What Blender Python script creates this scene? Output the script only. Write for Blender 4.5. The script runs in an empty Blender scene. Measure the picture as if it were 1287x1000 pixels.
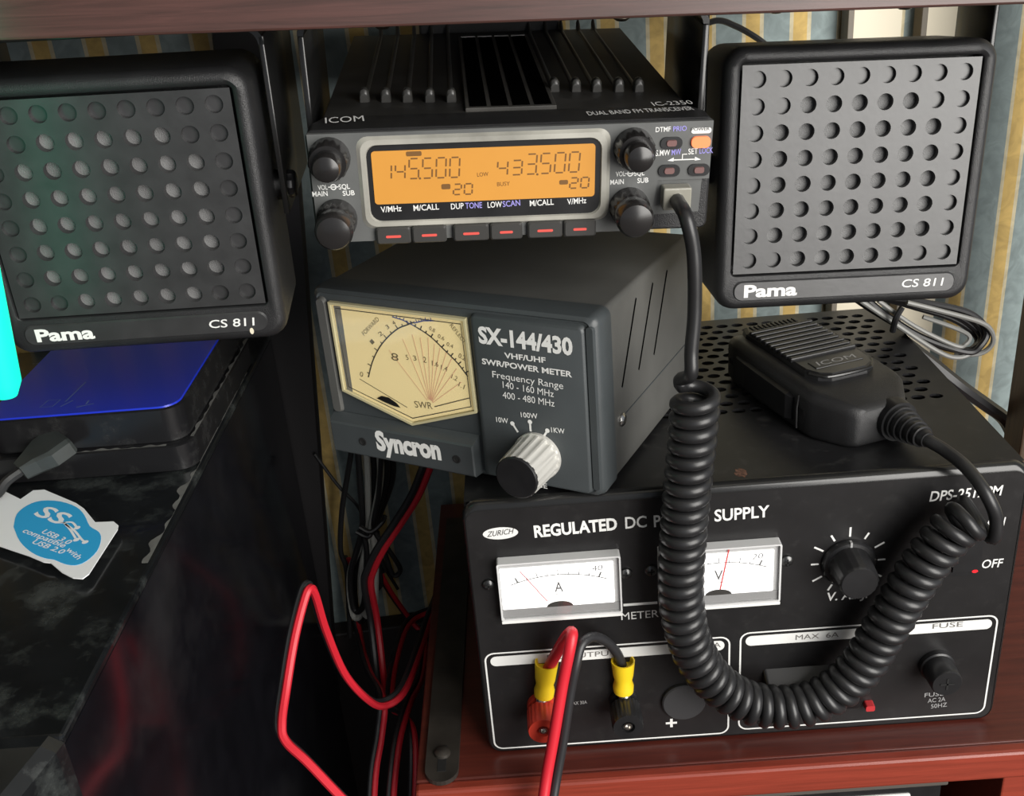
import bpy, bmesh, math, random
from mathutils import Vector, Matrix
random.seed(7)
S = 0.001                      # everything below is written in millimetres
LIFT = 665.0                   # camera-level zero is 665 mm above the floor
sc = bpy.context.scene
col = sc.collection
PI = math.pi

def rot(yaw, tilt=0.0, roll=0.0):
    return Matrix.Rotation(yaw, 3, 'Z') @ Matrix.Rotation(tilt, 3, 'X') @ Matrix.Rotation(roll, 3, 'Y')

# ------------------------------------------------------------------ camera
FPX = 1314.9
CR = rot(0.023, -0.4461, 0.086)          # columns: right, forward, up
cam_d = bpy.data.cameras.new('camera')
cam = bpy.data.objects.new('camera', cam_d); col.objects.link(cam)
cam_d.sensor_fit = 'HORIZONTAL'; cam_d.sensor_width = 36.0
cam_d.lens = 36.0 * FPX / 1287.0
cam_d.clip_start = 0.01; cam_d.clip_end = 50
R4 = Matrix((CR.col[0], CR.col[2], -CR.col[1])).transposed().to_4x4()
cam.matrix_world = Matrix.Translation((0, 0, LIFT * S)) @ R4
sc.camera = cam

# ------------------------------------------------------------------ world, light, exposure
w = bpy.data.worlds.new('world'); sc.world = w; w.use_nodes = True
bg = w.node_tree.nodes['Background']
bg.inputs['Color'].default_value = (0.80, 0.88, 1.0, 1); bg.inputs['Strength'].default_value = 0.16
def area(name, loc, target, sx, sy, power, color):
    d = bpy.data.lights.new(name, 'AREA'); d.shape = 'RECTANGLE'; d.size = sx; d.size_y = sy
    d.energy = power; d.color = color
    o = bpy.data.objects.new(name, d); col.objects.link(o); o.location = loc
    o.rotation_euler = (Vector(target) - Vector(loc)).to_track_quat('-Z', 'Y').to_euler()
    return o
area('window_daylight', (1.05, -1.05, 0.98), (0.05, 0.40, 0.62), 1.2, 1.8, 36.0, (1.0, 0.97, 0.92))   # a tall glazed door behind and right of the camera
sc.view_settings.view_transform = 'Standard'; sc.view_settings.look = 'None'
sc.view_settings.gamma = 1.0; sc.view_settings.use_curve_mapping = False
sc.view_settings.exposure = 0.9

# ------------------------------------------------------------------ pixel helpers (a pixel is only a direction)
def ray(px, py):
    return CR @ Vector(((px - 643.5) / FPX, 1.0, -(py - 500.0) / FPX))
def ony(px, py, Y):
    d = ray(px, py); return d * (Y / d.y)
def onz(px, py, Z):
    d = ray(px, py); return d * (Z / d.z)
def onx(px, py, X):
    d = ray(px, py); return d * (X / d.x)

class Fr:
    """a local frame: x right, y into the thing, z up; origin in mm"""
    def __init__(s, o, R=None):
        s.o = Vector(o); s.R = R or Matrix.Identity(3)
    def uv(s, px, py, depth=0.0):
        n = s.R.col[1]; o = s.o + n * depth; d = ray(px, py)
        q = s.R.transposed() @ (d * (o.dot(n) / d.dot(n)) - s.o)
        return (q.x, q.z)
    def to(s, x, y, z): return s.o + s.R @ Vector((x, y, z))
    def inv(s, v): return s.R.transposed() @ (Vector(v) - s.o)
    def m(s):
        return Matrix.Translation((s.o + Vector((0, 0, LIFT))) * S) @ s.R.to_4x4()
HOR = Matrix(((1, 0, 0), (0, 0, 1), (0, -1, 0)))      # a face lying flat: local z = away, local -y = up
W0 = Fr((0, 0, 0))

# ------------------------------------------------------------------ materials
MATS = {}
def mat(name, color, rough=0.5, metal=0.0, spec=0.5, bump=0.0, bscale=900.0, var=0.0, vscale=60.0, dust=0.0,
        dustcol=(0.30, 0.29, 0.27), dscale=35.0, dlo=0.52, dhi=0.75, emit=None, estr=0.0, trans=0.0, alpha=1.0, coat=0.0):
    if name in MATS: return MATS[name]
    m = bpy.data.materials.new(name); m.use_nodes = True
    nt = m.node_tree; b = nt.nodes['Principled BSDF']; L = nt.links.new
    b.inputs['Base Color'].default_value = (*color, 1); b.inputs['Roughness'].default_value = rough
    b.inputs['Metallic'].default_value = metal; b.inputs['Specular IOR Level'].default_value = spec
    if coat: b.inputs['Coat Weight'].default_value = coat; b.inputs['Coat Roughness'].default_value = 0.08
    if trans: b.inputs['Transmission Weight'].default_value = trans
    if alpha < 1: b.inputs['Alpha'].default_value = alpha
    if emit: b.inputs['Emission Color'].default_value = (*emit, 1); b.inputs['Emission Strength'].default_value = estr
    tc = nt.nodes.new('ShaderNodeTexCoord')
    if var or dust:
        n = nt.nodes.new('ShaderNodeTexNoise'); n.inputs['Scale'].default_value = vscale; n.inputs['Detail'].default_value = 5
        L(tc.outputs['Object'], n.inputs['Vector'])
        mr = nt.nodes.new('ShaderNodeMapRange'); mr.inputs['From Min'].default_value = 0.3; mr.inputs['From Max'].default_value = 0.7
        mr.inputs['To Min'].default_value = 1 - var; mr.inputs['To Max'].default_value = 1 + var
        L(n.outputs['Fac'], mr.inputs['Value'])
        mx = nt.nodes.new('ShaderNodeVectorMath'); mx.operation = 'SCALE'
        mx.inputs[0].default_value = color; L(mr.outputs['Result'], mx.inputs['Scale'])
        out = mx.outputs['Vector']
        if dust:
            n2 = nt.nodes.new('ShaderNodeTexNoise'); n2.inputs['Scale'].default_value = dscale; n2.inputs['Detail'].default_value = 9
            n2.inputs['Roughness'].default_value = 0.68; L(tc.outputs['Object'], n2.inputs['Vector'])
            m2 = nt.nodes.new('ShaderNodeMapRange'); m2.inputs['From Min'].default_value = dlo; m2.inputs['From Max'].default_value = dhi
            m2.inputs['To Max'].default_value = dust; L(n2.outputs['Fac'], m2.inputs['Value'])
            mm = nt.nodes.new('ShaderNodeMix'); mm.data_type = 'RGBA'
            L(m2.outputs['Result'], mm.inputs['Factor']); L(out, mm.inputs['A']); mm.inputs['B'].default_value = (*dustcol, 1)
            out = mm.outputs['Result']
            m3 = nt.nodes.new('ShaderNodeMapRange'); m3.inputs['To Min'].default_value = rough; m3.inputs['To Max'].default_value = 0.95
            L(m2.outputs['Result'], m3.inputs['Value']); L(m3.outputs['Result'], b.inputs['Roughness'])
        L(out, b.inputs['Base Color'])
    if bump:
        n = nt.nodes.new('ShaderNodeTexNoise'); n.inputs['Scale'].default_value = bscale; n.inputs['Detail'].default_value = 2
        L(tc.outputs['Object'], n.inputs['Vector'])
        bp = nt.nodes.new('ShaderNodeBump'); bp.inputs['Strength'].default_value = bump; bp.inputs['Distance'].default_value = 0.0006
        L(n.outputs['Fac'], bp.inputs['Height']); L(bp.outputs['Normal'], b.inputs['Normal'])
    MATS[name] = m; return m

def wood(name, c1, c2, rough=0.35, along='X', coat=0.25):
    m = bpy.data.materials.new(name); m.use_nodes = True
    nt = m.node_tree; b = nt.nodes['Principled BSDF']; L = nt.links.new
    tc = nt.nodes.new('ShaderNodeTexCoord'); mp = nt.nodes.new('ShaderNodeMapping')
    sc3 = {'X': (7, 90, 160), 'Y': (90, 7, 160), 'Z': (90, 90, 7)}[along]
    mp.inputs['Scale'].default_value = sc3; L(tc.outputs['Object'], mp.inputs['Vector'])
    n = nt.nodes.new('ShaderNodeTexNoise'); n.inputs['Scale'].default_value = 2.2; n.inputs['Detail'].default_value = 7; n.inputs['Roughness'].default_value = 0.65
    n.inputs['Distortion'].default_value = 0.6; L(mp.outputs['Vector'], n.inputs['Vector'])
    cr = nt.nodes.new('ShaderNodeValToRGB'); e = cr.color_ramp.elements
    e[0].position = 0.36; e[0].color = (*c1, 1); e[1].position = 0.64; e[1].color = (*c2, 1)
    L(n.outputs['Fac'], cr.inputs['Fac']); L(cr.outputs['Color'], b.inputs['Base Color'])
    b.inputs['Roughness'].default_value = rough; b.inputs['Coat Weight'].default_value = coat; b.inputs['Coat Roughness'].default_value = 0.25
    bp = nt.nodes.new('ShaderNodeBump'); bp.inputs['Strength'].default_value = 0.12; bp.inputs['Distance'].default_value = 0.0005
    L(n.outputs['Fac'], bp.inputs['Height']); L(bp.outputs['Normal'], b.inputs['Normal'])
    return m

def wallpaper():
    m = bpy.data.materials.new('striped_wallpaper'); m.use_nodes = True
    nt = m.node_tree; b = nt.nodes['Principled BSDF']; L = nt.links.new
    tc = nt.nodes.new('ShaderNodeTexCoord'); sp = nt.nodes.new('ShaderNodeSeparateXYZ'); L(tc.outputs['Object'], sp.inputs[0])
    def math_(op, a, bb=None):
        n = nt.nodes.new('ShaderNodeMath'); n.operation = op
        for i, v in enumerate((a, bb)):
            if v is None: continue
            if isinstance(v, (int, float)): n.inputs[i].default_value = v
            else: L(v, n.inputs[i])
        return n.outputs[0]
    fx = math_('FRACT', math_('DIVIDE', math_('ADD', sp.outputs['X'], 0.252), 0.0275))
    cr = nt.nodes.new('ShaderNodeValToRGB'); cr.color_ramp.interpolation = 'CONSTANT'; e = cr.color_ramp.elements
    blue = (0.215, 0.265, 0.265, 1); cream = (0.52, 0.46, 0.31, 1); gold = (0.52, 0.36, 0.12, 1)
    e[0].position = 0; e[0].color = cream; e[1].position = 0.075; e[1].color = gold
    for pos, c in ((0.37, cream), (0.45, blue)):
        x = e.new(pos); x.color = c
    L(fx, cr.inputs['Fac'])
    n = nt.nodes.new('ShaderNodeTexNoise'); n.inputs['Scale'].default_value = 95; n.inputs['Detail'].default_value = 6; n.inputs['Distortion'].default_value = 1.2
    L(tc.outputs['Object'], n.inputs['Vector'])
    mr = nt.nodes.new('ShaderNodeMapRange'); mr.inputs['From Min'].default_value = 0.35; mr.inputs['From Max'].default_value = 0.65
    mr.inputs['To Min'].default_value = 0.86; mr.inputs['To Max'].default_value = 1.16; L(n.outputs['Fac'], mr.inputs['Value'])
    mx = nt.nodes.new('ShaderNodeVectorMath'); mx.operation = 'SCALE'; L(cr.outputs['Color'], mx.inputs[0]); L(mr.outputs['Result'], mx.inputs['Scale'])
    L(mx.outputs['Vector'], b.inputs['Base Color']); b.inputs['Roughness'].default_value = 0.8
    return m

BLK = mat('black_textured_plastic', (0.016, 0.016, 0.017), 0.38, bump=0.35, bscale=3200, var=0.2)
BLKS = mat('black_smooth_plastic', (0.013, 0.013, 0.014), 0.33, var=0.25, vscale=90)
GRILLE = mat('black_grille_plastic', (0.024, 0.024, 0.025), 0.42, spec=0.85, bump=0.06, bscale=420, var=0.25, vscale=110)
CLOTH = mat('grey_speaker_mesh', (0.135, 0.135, 0.135), 0.5, bump=0.5, bscale=2600, var=0.25)
ENAMEL = mat('black_enamel_metal', (0.012, 0.012, 0.013), 0.38, var=0.25, vscale=50, dust=0.16, dscale=120, dlo=0.55, dhi=0.9)
PANEL = mat('black_panel_enamel', (0.013, 0.0125, 0.013), 0.34, var=0.15, vscale=70, dust=0.05, dscale=160, dlo=0.55, dhi=0.9)
HEAT = mat('black_anodised_heatsink', (0.030, 0.029, 0.027), 0.5, var=0.3, dust=0.22, dscale=60, dlo=0.52, dhi=0.85, dustcol=(0.16, 0.15, 0.14))
FRONT = mat('grey_radio_front', (0.105, 0.108, 0.106), 0.36, var=0.18, vscale=45)
WORN = mat('worn_silver_bezel', (0.36, 0.35, 0.31), 0.32, metal=0.1, var=0.35, vscale=38)
METERG = mat('dark_grey_meter_paint', (0.088, 0.088, 0.083), 0.48, bump=0.12, bscale=2200, var=0.08)
METERB = mat('grey_meter_bezel', (0.048, 0.055, 0.058), 0.42, bump=0.08, bscale=1800, var=0.06)
WHITE = mat('white_print', (0.74, 0.74, 0.72), 0.6)
VIOL = mat('violet_print', (0.30, 0.27, 0.66), 0.6)
INK = mat('dark_ink_print', (0.035, 0.033, 0.03), 0.7)
INKB = mat('blue_ink_print', (0.05, 0.09, 0.30), 0.7)
GREYP = mat('grey_print_and_glint', (0.33, 0.33, 0.33), 0.6)
PINK = mat('pink_print', (0.70, 0.38, 0.26), 0.7)
CHROME = mat('bright_steel', (0.62, 0.60, 0.57), 0.25, metal=1.0)
STEELD = mat('dark_steel_screw', (0.09, 0.09, 0.09), 0.3, metal=0.9)
BRASS = mat('nickel_screw', (0.75, 0.68, 0.55), 0.22, metal=1.0)
SILVERK = mat('ribbed_silver_knob', (0.62, 0.61, 0.57), 0.34, metal=0.35)
FINM = mat('highlit_fin', (0.055, 0.054, 0.051), 0.30, var=0.3)  # lighter than the heatsink: window highlights on the fins painted into the colour
BARM = mat('dusty_slot_frame', (0.060, 0.057, 0.052), 0.55, var=0.3)
KNOBM = mat('black_knob_plastic', (0.016, 0.015, 0.015), 0.24, var=0.2)
RIM = mat('black_gloss_rim', (0.014, 0.014, 0.014), 0.2)
CORD = mat('black_rubber_cord', (0.017, 0.017, 0.018), 0.36, var=0.2)
CABLE = mat('black_cable', (0.014, 0.014, 0.015), 0.45)
CABLEG = mat('grey_cable', (0.40, 0.40, 0.37), 0.45)
REDW = mat('red_wire', (0.58, 0.018, 0.032), 0.42)
BLKW = mat('black_wire', (0.02, 0.02, 0.022), 0.42)
YEL = mat('yellow_crimp', (0.80, 0.55, 0.015), 0.42)
REDP = mat('red_binding_post', (0.55, 0.045, 0.025), 0.38)
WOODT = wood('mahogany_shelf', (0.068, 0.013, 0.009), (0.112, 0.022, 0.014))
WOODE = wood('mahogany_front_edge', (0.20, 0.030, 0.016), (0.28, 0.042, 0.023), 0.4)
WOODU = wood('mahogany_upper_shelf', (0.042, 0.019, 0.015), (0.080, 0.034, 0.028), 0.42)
WOODV = wood('brown_upright_wood', (0.035, 0.020, 0.010), (0.085, 0.048, 0.024), 0.5, 'Z', 0.0)
WALLP = wallpaper()
LCD = mat('amber_lcd', (0.40, 0.20, 0.04), 0.35, var=0.06, vscale=30, emit=(1.0, 0.36, 0.035), estr=0.15)
LCDS = mat('lcd_segment', (0.12, 0.058, 0.014), 0.5, emit=(1.0, 0.36, 0.03), estr=0.03)
LITO = mat('orange_lit_button', (0.75, 0.22, 0.08), 0.4, emit=(1.0, 0.20, 0.07), estr=0.28)
LITR = mat('red_lit_legend', (0.5, 0.06, 0.05), 0.5, emit=(1.0, 0.12, 0.08), estr=0.14)
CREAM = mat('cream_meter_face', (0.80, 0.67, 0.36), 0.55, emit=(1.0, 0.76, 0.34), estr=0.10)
CREAMF = mat('cream_window_frame', (0.50, 0.45, 0.27), 0.35)
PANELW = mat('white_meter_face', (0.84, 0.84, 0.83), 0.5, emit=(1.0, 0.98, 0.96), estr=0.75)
CLEAR = mat('clear_plastic', (0.9, 0.9, 0.9), 0.08, trans=1.0)
CLEARG = mat('frosted_grey_plastic', (0.50, 0.50, 0.50), 0.3)
BLUE = mat('glossy_blue_lid', (0.010, 0.030, 0.50), 0.34, coat=0.15)
PCM = mat('dusty_glossy_black', (0.008, 0.009, 0.010), 0.16, var=0.3, dust=0.42, dscale=42, dlo=0.50, dhi=0.80, dustcol=(0.16, 0.18, 0.17))
PCSIDE = mat('glossy_black_side', (0.007, 0.007, 0.009), 0.13, var=0.2, dust=0.16, dscale=9, dlo=0.50, dhi=0.80, dustcol=(0.12, 0.12, 0.12))
DUSTY = mat('dust_streak', (0.13, 0.13, 0.122), 0.9, var=0.35, vscale=140)
TEAL = mat('teal_light', (0.0, 0.16, 0.12), 0.5, emit=(0.008, 1.0, 0.56), estr=0.72)
TAGW = mat('white_tag_card', (0.94, 0.96, 0.97), 0.5)
TAGB = mat('cyan_tag_print', (0.035, 0.42, 0.80), 0.5)
REDL = mat('red_switch', (0.5, 0.01, 0.015), 0.3, emit=(1.0, 0.03, 0.04), estr=0.4)
CREAMW = mat('cream_painted_board', (0.70, 0.64, 0.50), 0.6)
VOID = mat('slot_shade', (0.002, 0.002, 0.002), 1.0, spec=0.0)  # near-black paints the shade inside slots and slits
DARKIN = mat('dark_interior', (0.006, 0.006, 0.006), 0.8)

# ------------------------------------------------------------------ mesh builder
class MB:
    def __init__(s): s.v = []; s.f = []; s.xf = None
    def add(s, vs, fs):
        b = len(s.v)
        for v in vs:
            v = Vector(v)
            if s.xf is not None: v = s.xf @ v
            s.v.append(tuple(v * S))
        s.f += [tuple(i + b for i in f) for f in fs]
    def box(s, x0, x1, y0, y1, z0, z1, bev=0.0, seg=2):
        bm = bmesh.new(); bmesh.ops.create_cube(bm, size=1)
        for v in bm.verts:
            v.co = Vector(((x0 + x1) / 2 + v.co.x * (x1 - x0), (y0 + y1) / 2 + v.co.y * (y1 - y0), (z0 + z1) / 2 + v.co.z * (z1 - z0)))
        if bev: bmesh.ops.bevel(bm, geom=bm.edges[:], offset=bev, segments=seg, affect='EDGES', profile=0.5)
        bm.verts.index_update()
        s.add([v.co.copy() for v in bm.verts], [[v.index for v in f.verts] for f in bm.faces]); bm.free(); return s
    def loft(s, rings, cap0=True, cap1=True, close=True):
        n = len(rings[0]); vs = [p for r in rings for p in r]; fs = []
        for i in range(len(rings) - 1):
            for j in range(n if close else n - 1):
                k = (j + 1) % n
                fs.append((i * n + j, i * n + k, (i + 1) * n + k, (i + 1) * n + j))
        if cap0: fs.append(tuple(range(n - 1, -1, -1)))
        if cap1: fs.append(tuple((len(rings) - 1) * n + j for j in range(n)))
        s.add(vs, fs); return s
    def rr(s, secs, k=4, cap0=True, cap1=True):
        """secs: (y, x0, x1, z0, z1, r) rounded rectangles lofted along y"""
        rings = []
        for (y, x0, x1, z0, z1, r) in secs:
            ring = []
            for cx, cz, a0 in ((x1 - r, z1 - r, 0), (x0 + r, z1 - r, 90), (x0 + r, z0 + r, 180), (x1 - r, z0 + r, 270)):
                for i in range(k + 1):
                    a = math.radians(a0 + 90.0 * i / k); ring.append((cx + r * math.cos(a), y, cz + r * math.sin(a)))
            rings.append(ring)
        return s.loft(rings, cap0, cap1)
    def prism(s, poly, y0, y1):
        n = len(poly); vs = [(x, y0, z) for x, z in poly] + [(x, y1, z) for x, z in poly]
        fs = [tuple(range(n)), tuple(range(2 * n - 1, n - 1, -1))] + [(i, n + i, n + (i + 1) % n, (i + 1) % n) for i in range(n)]
        s.add(vs, fs); return s
    def ringpoly(s, po, pi, yo, yi):
        n = len(po); vs = [(x, yo, z) for x, z in po] + [(x, yi, z) for x, z in pi]
        s.add(vs, [(i, (i + 1) % n, n + (i + 1) % n, n + i) for i in range(n)]); return s
    def lathe(s, c, axis, prof, seg=24, ribs=0, rd=0.0, r0=0, r1=99):
        """prof: (radius, distance along axis)"""
        a = Vector(axis).normalized(); t = Vector((0, 0, 1)) if abs(a.z) < 0.9 else Vector((1, 0, 0))
        u = a.cross(t).normalized(); v = a.cross(u); c = Vector(c); rings = []
        for i, (r, h) in enumerate(prof):
            ring = []
            for j in range(seg):
                th = 2 * PI * j / seg
                q = r - (rd if ribs and r0 <= i <= r1 and (j * ribs * 2 // seg) % 2 else 0)
                ring.append(c + a * h + u * (q * math.cos(th)) + v * (q * math.sin(th)))
            rings.append(ring)
        return s.loft(rings)
    def tube(s, pts, r, seg=8, cap=True):
        pts = [Vector(p) for p in pts]; rings = []; nrm = None
        rad = r if callable(r) else (lambda t: r)
        for i, p in enumerate(pts):
            t = (pts[min(i + 1, len(pts) - 1)] - pts[max(i - 1, 0)])
            if t.length < 1e-9: t = Vector((0, 0, 1))
            t.normalize()
            if nrm is None: nrm = t.orthogonal().normalized()
            else:
                nrm = nrm - t * nrm.dot(t)
                nrm = nrm.normalized() if nrm.length > 1e-6 else t.orthogonal().normalized()
            b = t.cross(nrm); q = rad(i / max(1, len(pts) - 1))
            rings.append([p + nrm * (q * math.cos(2 * PI * j / seg)) + b * (q * math.sin(2 * PI * j / seg)) for j in range(seg)])
        return s.loft(rings, cap, cap)
    def strip(s, pts, wd, y, close=False):
        """flat printed line in the x,z plane"""
        n = len(pts); vs = []; P = [Vector((a, b)) for a, b in pts]
        for i in range(n):
            a = P[(i - 1) % n] if close or i else P[i]; b = P[(i + 1) % n] if close or i < n - 1 else P[i]
            t = (b - a).normalized(); o = Vector((-t.y, t.x)) * wd / 2
            vs += [(P[i].x + o.x, y, P[i].y + o.y), (P[i].x - o.x, y, P[i].y - o.y)]
        fs = [(2 * i, 2 * i + 1, 2 * ((i + 1) % n) + 1, 2 * ((i + 1) % n)) for i in range(n if close else n - 1)]
        s.add(vs, fs); return s
    def disc(s, x, z, y, r, seg=20, rz=None):
        s.add([(x + r * math.cos(2 * PI * i / seg), y, z + (rz or r) * math.sin(2 * PI * i / seg)) for i in range(seg)], [tuple(range(seg))]); return s
    def build(s, name, m, parent=None, smooth=False, label=None):
        me = bpy.data.meshes.new(name); me.from_pydata(s.v, [], s.f); me.validate()
        bm = bmesh.new(); bm.from_mesh(me); bmesh.ops.recalc_face_normals(bm, faces=bm.faces[:]); bm.to_mesh(me); bm.free()
        if smooth:
            for p in me.polygons: p.use_smooth = True
            me.set_sharp_from_angle(angle=math.radians(38))
        me.materials.append(m)
        o = bpy.data.objects.new(name, me); col.objects.link(o)
        if parent is not None: o.parent = parent
        if label: o['label'] = label
        return o

def thing(name, label, cat, fr=W0, group=None):
    o = bpy.data.objects.new(name, None); col.objects.link(o); o.matrix_world = fr.m(); o.empty_display_size = 0.01
    o['label'] = label; o['category'] = cat
    if group: o['group'] = group
    return o
def tag(o, label, cat, group=None, fr=W0):
    o.matrix_world = fr.m(); o['label'] = label; o['category'] = cat
    if group: o['group'] = group
    return o
def struct(o, fr=W0, label=None):
    o.matrix_world = fr.m(); o['kind'] = 'structure'
    if label: o['label'] = label
    return o
def bez(pts, n=8):
    P = [Vector(p) for p in pts]; P = [P[0] * 2 - P[1]] + P + [P[-1] * 2 - P[-2]]; out = []
    for i in range(1, len(P) - 2):
        for k in range(n):
            t = k / n; a, b, c, d = P[i - 1], P[i], P[i + 1], P[i + 2]
            out.append(0.5 * ((2 * b) + (c - a) * t + (2 * a - 5 * b + 4 * c - d) * t * t + (3 * b - a - 3 * c + d) * t ** 3))
    out.append(P[-2]); return out

# ---- lettering: the built-in font turned into thin mesh print
def glyphs(txt, bold):
    cu = bpy.data.curves.new('t', 'FONT'); cu.body = txt; cu.size = 1.0; cu.offset = bold; cu.resolution_u = 3
    o = bpy.data.objects.new('t', cu); me = bpy.data.meshes.new_from_object(o)
    v = [tuple(x.co[:2]) for x in me.vertices]; f = [tuple(p.vertices) for p in me.polygons]
    bpy.data.objects.remove(o); bpy.data.curves.remove(cu); bpy.data.meshes.remove(me); return v, f
CAP = max(y for x, y in glyphs('H', 0)[0])
def text(fr, txt, p0, p1, hpx, m, parent, y=-0.15, bold=0.0, shear=0.0, mb=None, local=False):
    """print a line whose base runs from pixel p0 to p1 (or local x,z when local) on the face y"""
    if local: a, b, h = Vector(p0), Vector(p1), hpx
    else:
        a = Vector(fr.uv(*p0, y)); b = Vector(fr.uv(*p1, y)); h = (Vector(fr.uv(p0[0], p0[1] - hpx, y)) - a).length
    v, f = glyphs(txt, bold); x0 = min(x for x, _ in v); x1 = max(x for x, _ in v)
    d = b - a; L = d.length; d.normalize(); n = Vector((-d.y, d.x)); k = L / (x1 - x0); kz = h / CAP
    q = []
    for x, z in v:
        c = a + d * ((x - x0) * k + shear * z * kz) + n * (z * kz); q.append((c.x, y, c.y))
    t = MB(); t.add(q, f)
    return t.build('lettering', m, parent)
SEG = {'0': 'abcdef', '1': 'bc', '2': 'abged', '3': 'abgcd', '4': 'fgbc', '5': 'afgcd', '8': 'abcdefg', '6': 'afgcde'}
def seg7(mb, ch, x, z, wd, h, y, t, sh=0.08):
    P = lambda u, v: (x + u * wd + sh * v * h, z + v * h)
    G = {'a': ((.14, 1), (.86, 1)), 'b': ((1, .95), (1, .56)), 'c': ((1, .44), (1, .05)), 'd': ((.14, 0), (.86, 0)), 'e': ((0, .44), (0, .05)), 'f': ((0, .95), (0, .56)), 'g': ((.14, .5), (.86, .5))}
    for s_ in SEG[ch]: mb.strip([P(*G[s_][0]), P(*G[s_][1])], t, y)

# ================================================================== SETTING
WALLF = Fr((0, 604, -665), rot(0.10))
struct(MB().box(-880, 1500, 0, 60, 0, 2300).build('wall_back', WALLP), WALLF, 'wall papered in blue grey and gold vertical stripes')
FLOORM = mat('dark_carpet_floor', (0.03, 0.018, 0.015), 0.95, bump=0.6, bscale=400, var=0.3)
struct(MB().box(-960, 1500, -1600, 700, -20, 0).build('floor', FLOORM), Fr((0, 0, -665)), 'dark floor below the cabinet')

struct(MB().box(-880, 1500, -14, 0, 0, 222, 1.5).build('dark_band_back', mat('dark_wall_foot', (0.012, 0.008, 0.008), 0.6)), WALLF, 'dark band along the foot of the wall')  # near-black band covering the foot of the wall
PLAIN = mat('plain_painted_wall', (0.11, 0.10, 0.085), 0.9)
struct(MB().box(-60, 0, -1600, 560, 0, 2300).build('wall_left', PLAIN), Fr((-900, 0, -665)), 'plain painted side wall')
struct(MB().box(-960, 1500, -1600, 700, 0, 40).build('ceiling', mat('white_ceiling', (0.55, 0.54, 0.5), 0.9)), Fr((0, 0, 1635)), 'plain pale ceiling')
# ---- lower cabinet
DZ = -354.3
CF = Fr((0, 0, DZ), rot(0.012))
cab = thing('cabinet', 'reddish mahogany cabinet carrying the power supply', 'cabinet', Fr((0, 0, -665)))
def cabp(mb, name, m): o = mb.build(name, m, cab); return o
zt = 665 + DZ
cabp(MB().box(-66, 330, 350, 588, zt - 16, zt, 0.8), 'top_board', WOODT)
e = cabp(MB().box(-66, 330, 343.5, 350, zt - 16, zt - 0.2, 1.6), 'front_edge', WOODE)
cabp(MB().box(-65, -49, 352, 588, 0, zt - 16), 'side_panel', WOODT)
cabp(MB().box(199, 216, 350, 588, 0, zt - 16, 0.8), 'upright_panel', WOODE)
cabp(MB().box(-49, 199, 580, 588, 0, zt - 16), 'back_panel', WOODV)
cabp(MB().box(-49, 199, 352, 580, zt - 106, zt - 94, 0.8), 'shelf', WOODT)
cabp(MB().box(281, 336, 534, 556, zt, zt + 420, 1.0), 'post', WOODV)

# black unit in the cabinet opening, just below the top
un = thing('disc_player', 'black flat unit with white label strips inside the cabinet opening', 'player', Fr((40, 360, DZ - 94)))
MB().rr([(0, 0, 136, 0, 62, 2), (180, 0, 136, 0, 62, 2)]).build('body', BLKS, un)
MB().box(-2, 138, -3, 180, 62, 66, 0.8).build('lid', mat('smoked_lid', (0.10, 0.09, 0.08), 0.25), un)
for x0, x1 in ((48, 80), (88, 122)):
    MB().rr([(-0.6, x0, x1, 50, 56, 1.5), (0.2, x0, x1, 50, 56, 1.5)]).build('label_strip', WHITE, un)

# ---- upper shelf (hangs out over the radio)
SF = Fr((0, 342, -34.9), rot(0.046, 0.0, 0.050))
SHX = 197.5
sh = thing('upper_shelf', 'dark red wooden shelf board above the radio and speakers', 'shelf', SF)
MB().box(-420, SHX, 4, 238, 3.5, 22, 0.6).build('board', WOODU, sh)
MB().box(-420, SHX, 0, 4, -0.3, 22.2, 0.8).build('front_edge', WOODU, sh)

# ================================================================== RADIO
RF = Fr((-72.73, 361.04, -105.86), rot(0.0443, 0.0645, 0.0551))
rad = thing('radio_transceiver', 'black and grey radio transceiver with amber display hanging under the shelf', 'radio', RF)
# body with a tray shaped heat sink top
MB().rr([(14, 3, 137, 1, 36.5, 2), (188, 3, 137, 1, 36.5, 2)]).build('body', HEAT, rad, True)
hs = MB().box(3.5, 136.5, 20, 188, 36.4, 37.6, 0.4).build('heatsink', HEAT, rad)
def fin(x, wd=4.0, y0=27, y1=188, h=5.4):
    m = MB(); ring = []
    for y, s_, k_ in ((y0, 0.66, .8), (y0 + 0.7, 0.92, 1), (y0 + 1.8, 1.0, 1), (y0 + 4.5, 0.95, 1), (y0 + 7, 0.5, .8), (y0 + 9, 0.10, .5), (y1 - 6, 0.10, .5), (y1, 0.9, .5)):
        r = []
        for a in range(0, 181, 30):
            r.append((x - wd / 2 * math.cos(math.radians(a)) * k_, y, 37.4 + h * s_ * math.sin(math.radians(a)) ** 0.5))
        ring.append(r)
    m.loft(ring, True, True); return m.build('fin', FINM, rad, True)
HF = Fr(RF.to(0, 0, 39.0), RF.R @ HOR)
for px in (458, 485, 512, 540, 567): fin(HF.uv(px, 122)[0], y0=HF.uv(px, 124)[1])
for px in (697, 724, 750, 778, 803): fin(HF.uv(px, 110)[0], y0=HF.uv(px, 111)[1])
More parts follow.
